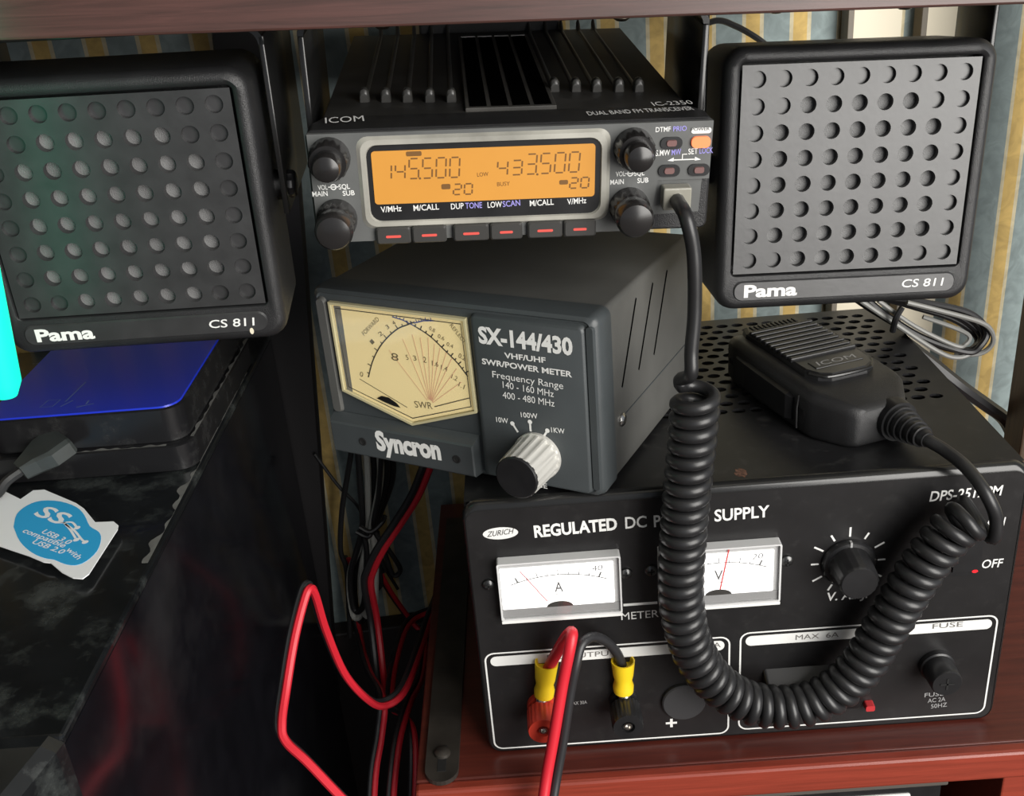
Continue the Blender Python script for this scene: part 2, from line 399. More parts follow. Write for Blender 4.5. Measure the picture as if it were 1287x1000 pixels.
# four slots between the fins, their inner shade painted as flat black strips
sl0, sl1 = HF.uv(586, 121)[0], HF.uv(690, 115)[0]; se = 168
cs = MB().box(sl0 - .8, sl1 + .8, 28, se + 2, 37.3, 39.0, 0.3).build('centre_plate', BARM, rad)
sw_ = (sl1 - sl0) / 4
for i in range(4):
    MB().box(sl0 + i * sw_ + .8, sl0 + (i + 1) * sw_ - .8, 30, se, 38.2, 39.1).build('slot', VOID, rad)
    MB().box(sl0 + i * sw_ + .6, sl0 + (i + 1) * sw_ - .7, se - 1.6, se, 39.0, 39.5).build('slot_glint', GREYP, rad)  # pale bar painted for the glint at each slot's far end
# rear fan block
rb = MB().box(36, 106, 188, 210, 2, 57, 1.2).build('rear_block', BLKS, rad)
for x in (46, 54, 82, 89, 96):
    MB().box(x, x + 4.8, 187.3, 188.6, 45.5, 47.0).build('vent_slit', GREYP, rb)  # pale grey bars paint the glints on the block's vents
# front shell: top lip and face
MB().rr([(-0.5, 0.8, 139.2, 0.8, 39.2, 2.0), (0.5, 0, 140, 0, 40, 2.6), (10, 0, 140, 0, 40, 2.6), (24, 2.4, 137.6, 0.6, 38.4, 2.4)], 5).build('front_shell', BLK, rad, True)
# grey face plate, with the cut corner at the jack
fp = [(1.0, 0.8), (118.5, 0.8), (121.0, 19.0), (139.2, 19.0), (139.4, 39.3), (0.8, 39.3)]
MB().prism(fp, -2.2, 0.2).build('front_panel', FRONT, rad)
MB().prism([(118.7, 6.0), (136.5, 6.6), (137.0, 18.6), (121.2, 18.6)], -0.9, 0.2).build('jack_recess', FRONT, rad)
# worn silver window bezel
def rrp(x0, x1, z0, z1, r, k=5):
    o = []
    for cx, cz, a0 in ((x1 - r, z1 - r, 0), (x0 + r, z1 - r, 90), (x0 + r, z0 + r, 180), (x1 - r, z0 + r, 270)):
        for i in range(k + 1):
            a = math.radians(a0 + 90.0 * i / k); o.append((cx + r * math.cos(a), cz + r * math.sin(a)))
    return o
m = MB(); A = rrp(17.0, 104.0, 5.4, 38.0, 4); B = rrp(18.3, 102.7, 6.4, 37.0, 4); C = rrp(19.8, 100.9, 7.9, 35.3, 4); D = rrp(20.2, 100.5, 8.2, 35.0, 4)
m.ringpoly(A, B, -2.2, -3.4); m.ringpoly(B, C, -3.4, -3.6); m.ringpoly(C, D, -3.6, -2.6)
m.build('window_bezel', WORN, rad, True)
MB().prism(D, -2.7, -2.2).build('window_panel', BLKS, rad)
lc = MB().rr([(-2.95, 21.9, 98.7, 14.3, 33.0, 1.2), (-2.6, 21.9, 98.7, 14.3, 33.0, 1.2)]).build('display', LCD, rad, label='glowing amber display')
dg = MB(); yq = -3.05
def lz(px, py): return RF.uv(px, py, yq)
def digits(s_, p0, p1, hpx, small=0):
    a = Vector(lz(*p0)); b = Vector(lz(*p1)); h = (Vector(lz(p0[0], p0[1] - hpx)) - a).length
    n = len(s_.replace('.', '')); stp = (b - a).length / (n - 0.25); i = 0
    for ch in s_:
        if ch == '.':
            x = a.x + stp * i - stp * 0.19; dg.disc(x, a.y + 0.3, yq, 0.42, 8); continue
        k = 0.72 if i < small else 1.0
        seg7(dg, ch, a.x + stp * i, a.y + 0.4 + (b.y - a.y) * i / n, stp * 0.70, h * k, yq, 0.52); i += 1
digits('145.500', (480, 227), (578, 224), 25, 2)
digits('433.500', (625, 222), (728, 217), 25, 2)
digits('20', (570, 246), (594, 245), 13); digits('20', (716, 238), (740, 237), 13)
dg.build('digits', LCDS, lc)
MB().rr([(-3.05, *[v for v in (lz(497, 0)[0], lz(518, 0)[0])], lz(497, 197)[1], lz(497, 191)[1], 0.5), (-2.9, lz(497, 0)[0], lz(518, 0)[0], lz(497, 197)[1], lz(497, 191)[1], 0.5)]).build('mode_mark', LCDS, lc)
for a, b in (((555, 238), (566, 231)), ((703, 232), (714, 226))):
    (x0, z0), (x1, z1) = lz(*a), lz(*b)
    MB().rr([(-3.05, x0, x1, z0, z1, 0.5), (-2.9, x0, x1, z0, z1, 0.5)]).build('memory_mark', LCDS, lc)
text(RF, 'LOW', (600, 222), (614, 221), 5, LCDS, lc, yq); text(RF, 'BUSY', (625, 234), (641, 233), 5, LCDS, lc, yq)
for t_, a, b, c in (('V/MHz', (479, 267), (505, 265), WHITE), ('M/CALL', (520, 265), (552, 263), WHITE), ('DUP', (567, 263), (583, 262), WHITE), ('TONE', (585, 262), (606, 261), VIOL),
                    ('LOW', (613, 261), (631, 260), WHITE), ('SCAN', (632, 260), (654, 258), VIOL), ('M/CALL', (666, 259), (696, 257), WHITE), ('V/MHz', (713, 257), (737, 255), WHITE)):
    text(RF, t_, a, b, 7, c, rad, -2.85, 0.012)
for x0, x1 in ((474, 516), (519, 561), (571, 614), (617, 656), (664, 706), (709, 748)):
    a = RF.uv(x0, 300, -4)[0]; b = RF.uv(x1, 300, -4)[0]
    bt = MB().rr([(-4.6, a + 0.4, b - 0.4, 0.6, 5.6, 0.7), (-4.0, a - .2, b + .2, 0.1, 6.1, 0.9), (-1.5, a - .2, b + .2, 0.1, 6.1, 0.9)]).build('key_button', mat('dark_key_plastic', (0.042, 0.041, 0.039), 0.36), rad, True)
    MB().rr([(-4.75, a + 3.2, b - 3.2, 2.5, 3.4, 0.4), (-4.5, a + 3.2, b - 3.2, 2.5, 3.4, 0.4)]).build('key_legend', LITR, bt)
KN = Vector((0, -1, 0))
def dknob(x, z, big):
    k = thing_part = MB().lathe((x, -2.0, z), KN, [(7.1, 0), (7.1, 2.0), (6.8, 7.0), (6.2, 8.2), (0.5, 8.2)], 48, 16, 0.45, 1, 2).build('volume_knob', KNOBM, rad, True)
    if big: MB().lathe((x, -9.6, z), KN, [(6.3, 0), (6.6, 3), (6.5, 6.5), (5.6, 8.0), (3.5, 8.6), (0.3, 8.8)], 40).build('knob_cap', KNOBM, k, True)
    else: MB().lathe((x, -9.6, z), KN, [(4.9, 0), (4.9, 5.5), (4.3, 7.0), (2.6, 7.7), (0.3, 7.9)], 40).build('knob_cap', KNOBM, k, True)
    return k
dknob(7.8, 31.2, False); dknob(8.2, 9.6, True); dknob(112.0, 30.8, False); dknob(111.2, 9.8, True)
for x, z in ((125.1, 32.1), (124.8, 22.4), (135.3, 22.3)):
    b = MB().rr([(-2.9, x - 3.8, x + 3.8, z - 2.1, z + 2.1, 1.95), (-2.0, x - 3.8, x + 3.8, z - 2.1, z + 2.1, 1.95)]).build('small_button', BLKS, rad, True)
    MB().rr([(-3.4, x - 1.7, x + 1.7, z - 1.0, z + 1.0, 0.8), (-2.8, x - 1.9, x + 1.9, z - 1.2, z + 1.2, 0.9)]).build('button_cap', mat('dim_red_cap', (0.16, 0.08, 0.075), 0.4), b)
MB().rr([(-3.3, 132.0, 138.6, 30.2, 34.1, 1.6), (-2.0, 132.0, 138.6, 30.2, 34.1, 1.6)]).build('power_button', LITO, rad, True, label='orange lit power button')
MB().rr([(-2.35, 131.8, 138.8, 35.0, 37.0, 0.9), (-2.1, 131.8, 138.8, 35.0, 37.0, 0.9)]).build('power_label', WHITE, rad)
for t_, a, b, h, c in (('DTMF', (824, 166), (843, 165), 6, WHITE), ('PRIO', (846, 165), (863, 164), 6, VIOL), ('S.MW', (824, 196), (842, 195), 7, WHITE), ('MW', (844, 195), (856, 194), 7, VIOL),
                       ('SET', (865, 194), (877, 193), 7, WHITE), ('LOCK', (879, 193), (896, 192), 7, VIOL), ('VOL', (400, 239), (412, 238), 6, WHITE), ('SQL', (426, 238), (440, 237), 6, WHITE),
                       ('MAIN', (393, 247), (412, 246), 6, WHITE), ('SUB', (431, 246), (446, 245), 6, WHITE), ('VOL', (774, 222), (786, 221), 6, WHITE), ('SQL', (797, 221), (810, 220), 6, WHITE),
                       ('MAIN', (767, 232), (784, 231), 6, WHITE), ('SUB', (801, 230), (815, 229), 6, WHITE)):
    text(RF, t_, a, b, h, c, rad, -2.35, 0.012)
text(RF, 'POWER', (869, 164.5), (892, 163.5), 4, FRONT, rad, -2.5)
for c in ((419, 235), (792, 218)):
    pr = MB(); x, z = RF.uv(*c, -2.35); pr.strip([(x + 0.9 * math.cos(a * PI / 6), z + 0.9 * math.sin(a * PI / 6)) for a in range(12)], 0.4, -2.35, True); pr.strip([(x - 1.8, z), (x + 1.8, z)], 0.35, -2.35); pr.build('ring_mark', WHITE, rad)
pr = MB()
x0, z0 = RF.uv(846, 201, -2.35); x1, z1 = RF.uv(874, 199, -2.35)
pr.strip([(x0, z0), (x1, z0)], 0.4, -2.35); pr.strip([(x0 + 3.2, z0), (x0 + 3.2, z0 + 1.9), (x0 + 4.8, z0 + 1.9)], 0.35, -2.35)
pr.add([(x0 - 2, -2.35, z0 - 0.2), (x0 + 0.2, -2.35, z0 + 0.9), (x0 + 0.2, -2.35, z0 - 0.5)], [(0, 1, 2)]); pr.add([(x1 + 2, -2.35, z0 - 0.2), (x1 - 0.2, -2.35, z0 + 0.9), (x1 - 0.2, -2.35, z0 - 0.5)], [(0, 1, 2)])
pr.build('arrow_mark', WHITE, rad)
# print on the top lip of the shell
TOPF = Fr(RF.to(0, 0, 40.0), RF.R @ HOR)
def on(fr_parent, fr_face, o): o.matrix_parent_inverse = fr_parent.m().inverted() @ fr_face.m(); o.location = TOPF.R.col[1] * 0 + Vector((0, -0.0006, 0)); return o
on(RF, TOPF, text(TOPF, 'ICOM', (409, 157), (458, 154), 7, WHITE, rad, 0, 0.0))
on(RF, TOPF, text(TOPF, 'DUAL BAND FM TRANSCEIVER', (740, 147), (873, 140), 4.6, WHITE, rad, 0))
on(RF, TOPF, text(TOPF, 'IC-2350', (822, 135), (872, 132.5), 4.6, WHITE, rad, 0, 0.0))
# mounting bracket
br = MB(); t = 2.2; zb = -36.5
def under(fr, xs, ys, drop=0.15):
    lo, hi = 0.0, 90.0          # highest local z whose corners stay below the shelf board
    for _ in range(40):
        mid = (lo + hi) / 2
        if max(SF.inv(fr.to(x, y, mid)).z for x in xs for y in ys) < 3.5 - drop: lo = mid
        else: hi = mid
    return lo
top_z = under(RF, (0, 140), (26, 90)) - 3
br.box(-2.4, -0.2, 26, 90, 8, top_z - 3, 0.5); br.box(140.2, 142.4, 26, 90, 8, top_z - 3, 0.5)
def arcb(x, sgn):
    rings = []
    for a in range(0, 91, 15):
        ca, sa = math.cos(math.radians(a)), math.sin(math.radians(a)); cx = x + sgn * 6; cz = top_z - 6 + 3
        o = (cx - sgn * 6 * ca, cz + 6 * sa); i = (cx - sgn * 3.8 * ca, cz + 3.8 * sa)
        rings.append([(o[0], 26, o[1]), (o[0], 90, o[1]), (i[0], 90, i[1]), (i[0], 26, i[1])])
    br.loft(rings)
arcb(-2.4, 1); arcb(142.4, -1)
br.box(3.6, 136.4, 26, 90, top_z + 0.8, top_z + 3, 0.4)
bo = br.build('mounting_bracket', RIM, rad, True)
def hang_bolt(fr, px, py, Y, parent):
    tip = fr.inv(ony(px, py, Y)); topz = fr.inv(SF.to(SF.inv(ony(px, py, Y)).x, SF.inv(ony(px, py, Y)).y, 1.0)).z
    L = max(3.0, topz - tip.z)
    MB().lathe((tip.x, tip.y, tip.z + L), (0, 0, -1), [(1.6, 0), (1.6, L - 1.8), (3.7, L - 1.7), (3.5, L - .3), (1.9, L + .8), (0.2, L + 1)], 16).build('bolt', BRASS, parent, True)
for px, py in ((481, 33), (781, 23)): hang_bolt(RF, px, py, 402, bo)
for x in (-2.4, 142.4):
    MB().lathe((x, 60, 22), (-1 if x < 0 else 1, 0, 0), [(5, 0), (5, 2.5), (4, 3.2), (0.2, 3.3)], 20).build('thumb_screw', BLKS, bo, True)

# ================================================================== SPEAKERS
PI96 = 9.6
def speaker(fr, label, open_fn, D=46):
    sp = thing('loudspeaker', label, 'speaker', fr, 'extension speakers under the shelf')
    X0, X1, Z0, Z1 = -12.5, 89.3, -87.0, 11.5
    px0, px1, pz0, pz1 = -6.6, 83.4, -73.0, 5.8
    def sec(y, i, r): return (y, X0 + i, X1 - i, Z0 + i, Z1 - i, r)
    h = MB()
    h.rr([(7, px0, px1, pz0, pz1, 2.0), (0.6, px0, px1, pz0, pz1, 2.0), (0.0, px0 - .4, px1 + .4, pz0 - .4, pz1 + .4, 2.2), (-0.6, X0 + 3.6, X1 - 3.6, Z0 + 3.6, Z1 - 3.6, 5.0),
          sec(0.0, 1.8, 6.5), sec(1.6, 0.5, 7.5), sec(4.0, 0, 8), sec(D - 10, 0.6, 8), sec(D - 3, 2.5, 8), sec(D, 6, 8)], 6)
    h.build('housing', BLK, sp, True)
    # perforated grille plate
    g = MB(); gb = MB(); gc = MB(); r = 3.05; n = 20; y0 = 0.1
    def cell(cx, cz, ybot):
        a = PI96 / 2; ang = [2 * PI * i / n for i in range(n)]
        sq = []
        for t_ in ang:
            c, s_ = math.cos(t_), math.sin(t_); k = a / max(abs(c), abs(s_)); sq.append((cx + c * k, y0, cz + s_ * k))
        ci = [(cx + r * math.cos(t_), y0, cz + r * math.sin(t_)) for t_ in ang]
        c2 = [(cx + (r - .15) * math.cos(t_), ybot, cz + (r - .15) * math.sin(t_)) for t_ in ang]
        vs = sq + ci + c2
        fs = [(i, (i + 1) % n, n + (i + 1) % n, n + i) for i in range(n)] + [(n + i, n + (i + 1) % n, 2 * n + (i + 1) % n, 2 * n + i) for i in range(n)]
        for q in range(4):      # fill cell corners left by the polygonal square
            t_ = PI / 4 + q * PI / 2; i0 = int(t_ / (2 * PI / n)); i1 = (i0 + 1) % n
            vs.append((cx + a * (1 if math.cos(t_) > 0 else -1), y0, cz + a * (1 if math.sin(t_) > 0 else -1))); fs.append((i0, len(vs) - 1, i1))
        g.add(vs, fs)
        (gc if open_fn(cx, cz) else gb).add(c2, [tuple(range(n))])
    for c in range(9):
        for q in range(8):
            cx, cz = c * PI96, -q * PI96
            cell(cx, cz, 3.0 if open_fn(cx, cz) else 1.9)
    gx0, gx1, gz0, gz1 = -4.8, 8 * PI96 + 4.8, -7 * PI96 - 4.8, 4.8
    e = 0.7
    g.add([(px0 + e, y0, pz0 + e), (px1 - e, y0, pz0 + e), (px1 - e, y0, pz1 - e), (px0 + e, y0, pz1 - e), (gx0, y0, gz0), (gx1, y0, gz0), (gx1, y0, gz1), (gx0, y0, gz1)],
          [(0, 1, 5, 4), (1, 2, 6, 5), (2, 3, 7, 6), (3, 0, 4, 7)])
    me = g.build('grille_plate', GRILLE, sp)
    gb.build('blind_hole_floors', GRILLE, me); gc.build('speaker_mesh', CLOTH, sp)
    # name bar
    MB().rr([(-0.95, -5.2, 82.0, -82.6, -75.6, 3.2), (-0.3, -5.7, 82.5, -83.1, -75.1, 3.5)], 6).build('name_bar', GRILLE, sp, True)
    text(fr, 'Pama', (-1.5, -81.3), (19.5, -81.3), 4.6, WHITE, sp, -1.05, 0.035, local=True)
    text(fr, 'CS 811', (61, -80.4), (77.5, -80.4), 3.1, WHITE, sp, -1.05, 0.008, 0.12, local=True)
    return sp
def openf(cx, cz):
    c = round(cx / PI96); q = round(-cz / PI96)
    return (q in (1, 7) and 2 <= c <= 6) or (2 <= q <= 6 and 1 <= c <= 7)
def bracket(fr, sp, up, yb0, yb1, sx, screws, side):
    """U bracket: arms beside the housing, bridge under the shelf"""
    b = MB(); xl, xr = -12.5 - 4.6, 89.3 + 4.6
    b.box(xl, xl + 2, yb0, yb1, -44, up - 4, 0.5); b.box(xr - 2, xr, yb0, yb1, -44, up - 4, 0.5)
    for x, sg in ((xl, 1), (xr, -1)):
        rings = []
        for a in range(0, 91, 15):
            ca, sa = math.cos(math.radians(a)), math.sin(math.radians(a)); cx = x + sg * 7; cz = up - 7
            o = (cx - sg * 7 * ca, cz + 7 * sa); i = (cx - sg * 5 * ca, cz + 5 * sa)
            rings.append([(o[0], yb0, o[1]), (o[0], yb1, o[1]), (i[0], yb1, i[1]), (i[0], yb0, i[1])])
        b.loft(rings)
    b.box(xl + 7, xr - 7, yb0, yb1, up - 2, up, 0.4)
    o = b.build('mounting_bracket', RIM, sp, True)
    for px, py in screws: hang_bolt(fr, px, py, fr.o.y + 22, o)
    for x, d in ((xl, -1), (xr, 1)):
        MB().lathe((x, yb0 + 11, -36), (d, 0, 0), [(5.2, 0), (5.2, 1.2), (4.6, 2.0), (4.0, 2.3), (0.3, 2.4)], 24, 12, 0.4, 0, 2).build('clamp_knob', BLKS, o, True)
        MB().lathe((x, yb0 + 11, -36), (-d, 0, 0), [(5.5, 0), (5.5, 5.2)], 16).build('pivot', BLKS, o, True)
    return o
RS = Fr((89.784, 390.10, -66.77), rot(0.0563, -0.0673, 0.0508))
LS = Fr((-175.01, 352.36, -51.99), rot(0.049, 0.0632, 0.0325))
rsp = speaker(RS, 'square black speaker with pale sheen hanging right of the radio', openf)
lsp = speaker(LS, 'square black speaker with lit mesh holes hanging left of the radio', openf)
dr_ = MB(); dr_.add([(76.2 + 0.75 * math.cos(i * PI / 6), -1.1, -82.6 + 1.3 * math.sin(i * PI / 6)) for i in range(12)], [tuple(range(12))]); dr_.build('paint_drip', CREAMW, lsp, label='small cream paint drip')
bracket(RS, rsp, under(RS, (-17, 94), (14, 44)), 14, 44, 1, ((975, 14), (1137, 9)), 1)
bracket(LS, lsp, under(LS, (-17, 94), (14, 78)), 14, 78, 1, ((3, 47),), 1)

# ================================================================== POWER SUPPLY
PW, PD, PH = 230.5, 178.5, 133.9
PF = Fr((-33.06, 365.17, -354.26))
psu = thing('power_supply', 'black bench power supply with two white meters on the cabinet', 'power supply', PF)
MB().rr([(-1.2, 1.5, PW - 1.5, 1.2, PH - 3.6, 5), (-1.1, 1.1, PW - 1.1, 0.9, PH - 2.4, 6), (-0.5, 0.5, PW - 0.5, 0.4, PH - 1.0, 7), (0.9, 0, PW, 0, PH, 7.5), (3.0, 0, PW, 0, PH, 7.5), (3.2, 1, PW - 1, 1, PH - 1, 7)], 6, cap0=False).build('panel_rim', RIM, psu, True)
MB().rr([(-0.95, 1.3, PW - 1.3, 1.0, PH - 3.2, 5), (1.5, 1.3, PW - 1.3, 1.0, PH - 3.2, 5)], 6).build('front_panel', PANEL, psu)
# sheet cover: sides, back, and a top with punched oval vents
cv = MB()
cv.box(1.2, 2.4, 3, PD, 0.5, PH - 2.4); cv.box(PW - 2.4, PW - 1.2, 3, PD, 0.5, PH - 2.4); cv.box(1.2, PW - 1.2, PD - 1, PD, 0.5, PH - 2.4); cv.box(1.2, PW - 1.2, 3, PD, 0.5, 1.5)
zT = PH - 1.2
hx0, hx1, hy0, hy1 = 24.0, PW - 9.0, 62.0, PD - 6
rows = 14; cols = 24; cw = (hx1 - hx0) / cols; cy = (hy1 - hy0) / rows; n = 12
def vent(cx, cyy, ext0, ext1):
    ang = [2 * PI * (i + 0.5) / n for i in range(n)]; vs = []
    sq = []
    for t_ in ang:
        c, s_ = math.cos(t_), math.sin(t_); k = 1 / max(abs(c), abs(s_)); x = c * k * cw / 2
        if x > cw / 2 - 1e-6: x += ext1
        if x < -cw / 2 + 1e-6: x -= ext0
        sq.append((cx + x, cyy + s_ * k * cy / 2, zT))
    ci = [(cx + 3.2 * math.cos(t_), cyy + 2.4 * math.sin(t_), zT) for t_ in ang]; c2 = [(a, b, zT - 1.2) for a, b, _ in ci]
    fs = [(i, (i + 1) % n, n + (i + 1) % n, n + i) for i in range(n)] + [(n + i, n + (i + 1) % n, 2 * n + (i + 1) % n, 2 * n + i) for i in range(n)]
    vs = sq + ci + c2
    for q in range(4):
        t_ = PI / 4 + q * PI / 2; i0 = int((t_ / (2 * PI / n)) - 0.5) % n; i1 = (i0 + 1) % n
        sx_ = 1 if math.cos(t_) > 0 else -1; sy_ = 1 if math.sin(t_) > 0 else -1
        vs.append((cx + sx_ * cw / 2 + (ext1 if sx_ > 0 else -ext0), cyy + sy_ * cy / 2, zT)); fs.append((i0, len(vs) - 1, i1))
    cv.add(vs, fs)
for r_ in range(rows):
    odd = r_ % 2
    for c in range(cols - odd):
        vent(hx0 + cw * (c + 0.5 + odd * 0.5), hy0 + cy * (r_ + 0.5), cw / 2 if odd and c == 0 else 0, cw / 2 if odd and c == cols - 2 else 0)
X = (1.2, PW - 1.2, 3.0, PD)
cv.add([(X[0], X[2], zT), (X[1], X[2], zT), (X[1], X[3], zT), (X[0], X[3], zT), (hx0, hy0, zT), (hx1, hy0, zT), (hx1, hy1, zT), (hx0, hy1, zT)], [(0, 1, 5, 4), (1, 2, 6, 5), (2, 3, 7, 6), (3, 0, 4, 7)])
cv.build('cover', ENAMEL, psu)
MB().box(20, PW - 20, 55, PD - 3, PH - 40, PH - 14).build('inner_frame', DARKIN, psu)
yP = -1.1
P = lambda px, py, y=yP: PF.uv(px, py, y)
text(PF, 'REGULATED', (672, 675), (776, 665), 14, WHITE, psu, yP, 0.035)
text(PF, 'DC', (786, 664), (813, 662), 14, WHITE, psu, yP, 0.015)
text(PF, 'POWER', (822, 662), (886, 656), 14, WHITE, psu, yP, 0.02)
text(PF, 'SUPPLY', (898, 655), (967, 649), 14, WHITE, psu, yP, 0.02)
text(PF, 'DPS-2512PM', (1168, 630), (1258, 622), 12, WHITE, psu, yP, 0.015, 0.12)
text(PF, 'ON', (1240, 662), (1262, 660), 10, WHITE, psu, yP, 0.01, 0.1)
text(PF, 'OFF', (1233, 714), (1259, 712), 10, WHITE, psu, yP, 0.012, 0.1)
text(PF, 'METER', (781, 779), (828, 775), 9, WHITE, psu, yP)
text(PF, 'V. ADJ.', (1038, 755), (1090, 751), 10, WHITE, psu, yP, 0.015, 0.1)
x, z = P(629, 670)
MB().disc(x, z, yP, 7.3, 28, 2.9).build('maker_badge', WHITE, psu)
text(PF, 'ZURICH', (x - 5.6, z - 1.3), (x + 5.0, z - 0.5), 2.5, INK, psu, yP - 0.1, 0.0, 0.35, local=True)
# white frames and title bars
ln = MB()
def frame(p0, p1, q0, q1, r=4):
    xa, xb = P(*p0)[0], P(*p1)[0]; za = P(*q0)[1]; zb_ = P(*p0)[1]
    ln.strip(rrp(xa, xb, za, zb_, r, 5), 0.75, yP, True); return xa, xb, za, zb_
fa = frame((609, 822), (917, 800), (620, 941), (917, 915)); fb = frame((931, 796), (1255, 771), (935, 916), (1234, 898))
xa, za = P(629, 776); xb, zb_ = P(975, 746)
zl = P(800, 759)[1]; ln.strip([(64.5, zl), (79.0, zl)], 1.3, yP)
ln.build('printed_frames', WHITE, psu)
for (xa, xb, zz) in ((fa[0] + 2.2, fa[1] - 2.2, fa[3] - 1.8), (fb[0] + 2.2, fb[1] - 2.2, fb[3] - 1.8)):
    MB().rr([(yP - .02, xa, xb, zz - 5.2, zz, 2.5), (yP + .2, xa, xb, zz - 5.2, zz, 2.5)], 6).build('title_bar', WHITE, psu)
GI = mat('grey_ink', (0.16, 0.15, 0.14), 0.7)
text(PF, 'DC OUTPUT', (688, 829), (775, 823), 6, GI, psu, yP - .15); text(PF, 'MAX 20A', (850, 817), (906, 813), 6, GI, psu, yP - .15)
text(PF, 'MAX  6A', (1000, 804), (1054, 800), 6, GI, psu, yP - .15); text(PF, 'FUSE', (1172, 790), (1210, 787), 6, GI, psu, yP - .15)
text(PF, 'MAX 30A', (716, 886), (738, 884), 4, GREYP, psu, yP)
text(PF, '+', (837, 916), (851, 915), 14, WHITE, psu, yP, 0.02)
for i, t_ in enumerate(('FUSE', 'AC 2A', '50HZ')):
    text(PF, t_, (1162 + 4 * i, 876 + 7 * i), (1186 + 2 * i, 873.5 + 7 * i), 5, GREYP, psu, yP)
rs_ = MB(); c_ = onz(931, 594, PF.o.z + zT) - PF.o
rs_.add([(c_.x + (2.6 + random.uniform(-.9, .9)) * math.cos(i * PI / 8), c_.y + (4.0 + random.uniform(-1.4, 1.4)) * math.sin(i * PI / 8), zT + .08) for i in range(16)], [tuple(range(16))])
rs_.build('rust_spot', mat('rust', (0.11, 0.055, 0.035), 0.8, var=0.8, vscale=700), psu, label='small rust spot')
# panel meters
def pmeter(x0, x1, z0, z1, letter, top, needle_to, redn):
    hb = MB(); d = -6.0
    body = MB().rr([(yP, x0 + .2, x1 - .2, z0 + .2, z1 - .2, 0.8), (d + 1.2, x0 + 0.2, x1 - .2, z0 + .2, z1 - .2, 0.8)]).build('meter_housing', CLEARG, psu)
    fz0, fz1 = z0 + 6.0, z1 - 4.0
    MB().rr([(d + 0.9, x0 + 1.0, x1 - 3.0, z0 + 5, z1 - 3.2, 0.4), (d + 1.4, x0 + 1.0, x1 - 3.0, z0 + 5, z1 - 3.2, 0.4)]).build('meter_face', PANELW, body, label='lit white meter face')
    y = d + 0.8
    MB().rr([(y - .1, x0 + .6, x1 - .6, z0 + 1, z0 + 5.0, .5), (y + .4, x0 + .6, x1 - .6, z0 + 1, z0 + 5, .5)]).build('meter_skirt', mat('grey_skirt', (0.30, 0.30, 0.30), 0.35), body)
    cx = (x0 + x1) / 2 - 0.5; cz = z0 - 22; R = z1 - 7.8 - cz
    pr = MB()
    arc = [(cx + 1.15 * R * math.sin(math.radians(a)), cz + R * math.cos(math.radians(a))) for a in range(-24, 25, 4)]
    pr.strip(arc, 0.42, y)
    for i in range(9):
        a = math.radians(-20 + 5 * i); l = 2.6 if i % 2 == 0 else 1.2; wd = 0.7 if i in (0, 8) else 0.34
        pr.strip([(cx + 1.15 * R * math.sin(a), cz + R * math.cos(a)), (cx + 1.15 * (R + l) * math.sin(a), cz + (R + l) * math.cos(a))], wd, y)
    pr.strip([(cx - 2.2, z0 + 11.2), (cx + 2.2, z0 + 11.2)], 0.3, y)
    pr.build('scale', mat('scale_ink', (0.14, 0.14, 0.14), 0.6), body)
    text(PF, letter, (cx - 1.8, z0 + 12.4), (cx + 1.8, z0 + 12.4), 4.8, mat('scale_ink', (0, 0, 0)), body, y, 0.012, local=True)
    text(PF, top, (x1 - 12.0, z1 - 7.4), (x1 - 7.6, z1 - 7.0), 2.6, mat('scale_ink', (0, 0, 0)), body, y, 0.0, 0.2, local=True)
    hub = MB(); hub.add([(cx + 5.6 * math.cos(PI * i / 12), y - .12, z0 + 4.9 + 2.8 * math.sin(PI * i / 12)) for i in range(13)], [tuple(range(13))])
    hub.build('needle_cover', INK, body)
    nd = MB(); nd.strip([needle_to[0], needle_to[1]], 0.6 if redn else 0.42, y - .25)
    nd.build('needle', mat('red_needle', (0.62, 0.06, 0.06), 0.5) if redn else mat('pink_needle', (0.50, 0.12, 0.13), 0.5), body)
    # clear window as a thin frame lip
    o = MB(); A = rrp(x0, x1, z0, z1, 0.9); B = rrp(x0 + .7, x1 - .7, z0 + .7, z1 - .7, 0.6)
    o.ringpoly(A, A, yP, d - .4); o.ringpoly(A, B, d - .4, d - .4); o.ringpoly(B, B, d - .4, d + 1.0)
    o.build('window_lip', mat('lip_plastic', (0.62, 0.62, 0.62), 0.2), body)
    MB().box(x0, x1, d - .5, d + 2.0, z0 - 1.5, z0 - 0.1, 0.2).build('sill_highlight', WHITE, body)  # lower lip of the housing, painted white for the light it catches
    # crystal
    MB().box(x0 + .8, x1 - .8, d - .2, d + .1, z0 + .8, z1 - .8).build('crystal', MATS.get('thin_crystal') or crystal(), body)
def crystal():
    m = bpy.data.materials.new('thin_crystal'); m.use_nodes = True; nt = m.node_tree; nt.nodes.remove(nt.nodes['Principled BSDF'])
    o = nt.nodes['Material Output']; t_ = nt.nodes.new('ShaderNodeBsdfTransparent'); g = nt.nodes.new('ShaderNodeBsdfGlossy'); g.inputs['Roughness'].default_value = 0.08
    mx = nt.nodes.new('ShaderNodeMixShader'); mx.inputs[0].default_value = 0.06
    nt.links.new(t_.outputs[0], mx.inputs[1]); nt.links.new(g.outputs[0], mx.inputs[2]); nt.links.new(mx.outputs[0], o.inputs[0]); MATS['thin_crystal'] = m; return m
N = lambda px, py: PF.uv(px, py, -5.2)
pmeter(12.4, 63.6, 78.4, 107.2, 'A', '40', (N(653, 717), N(688, 755)), False)
pmeter(79.4, 130.0, 78.4, 107.2, 'V', '20', (N(916, 690), N(905, 740)), True)
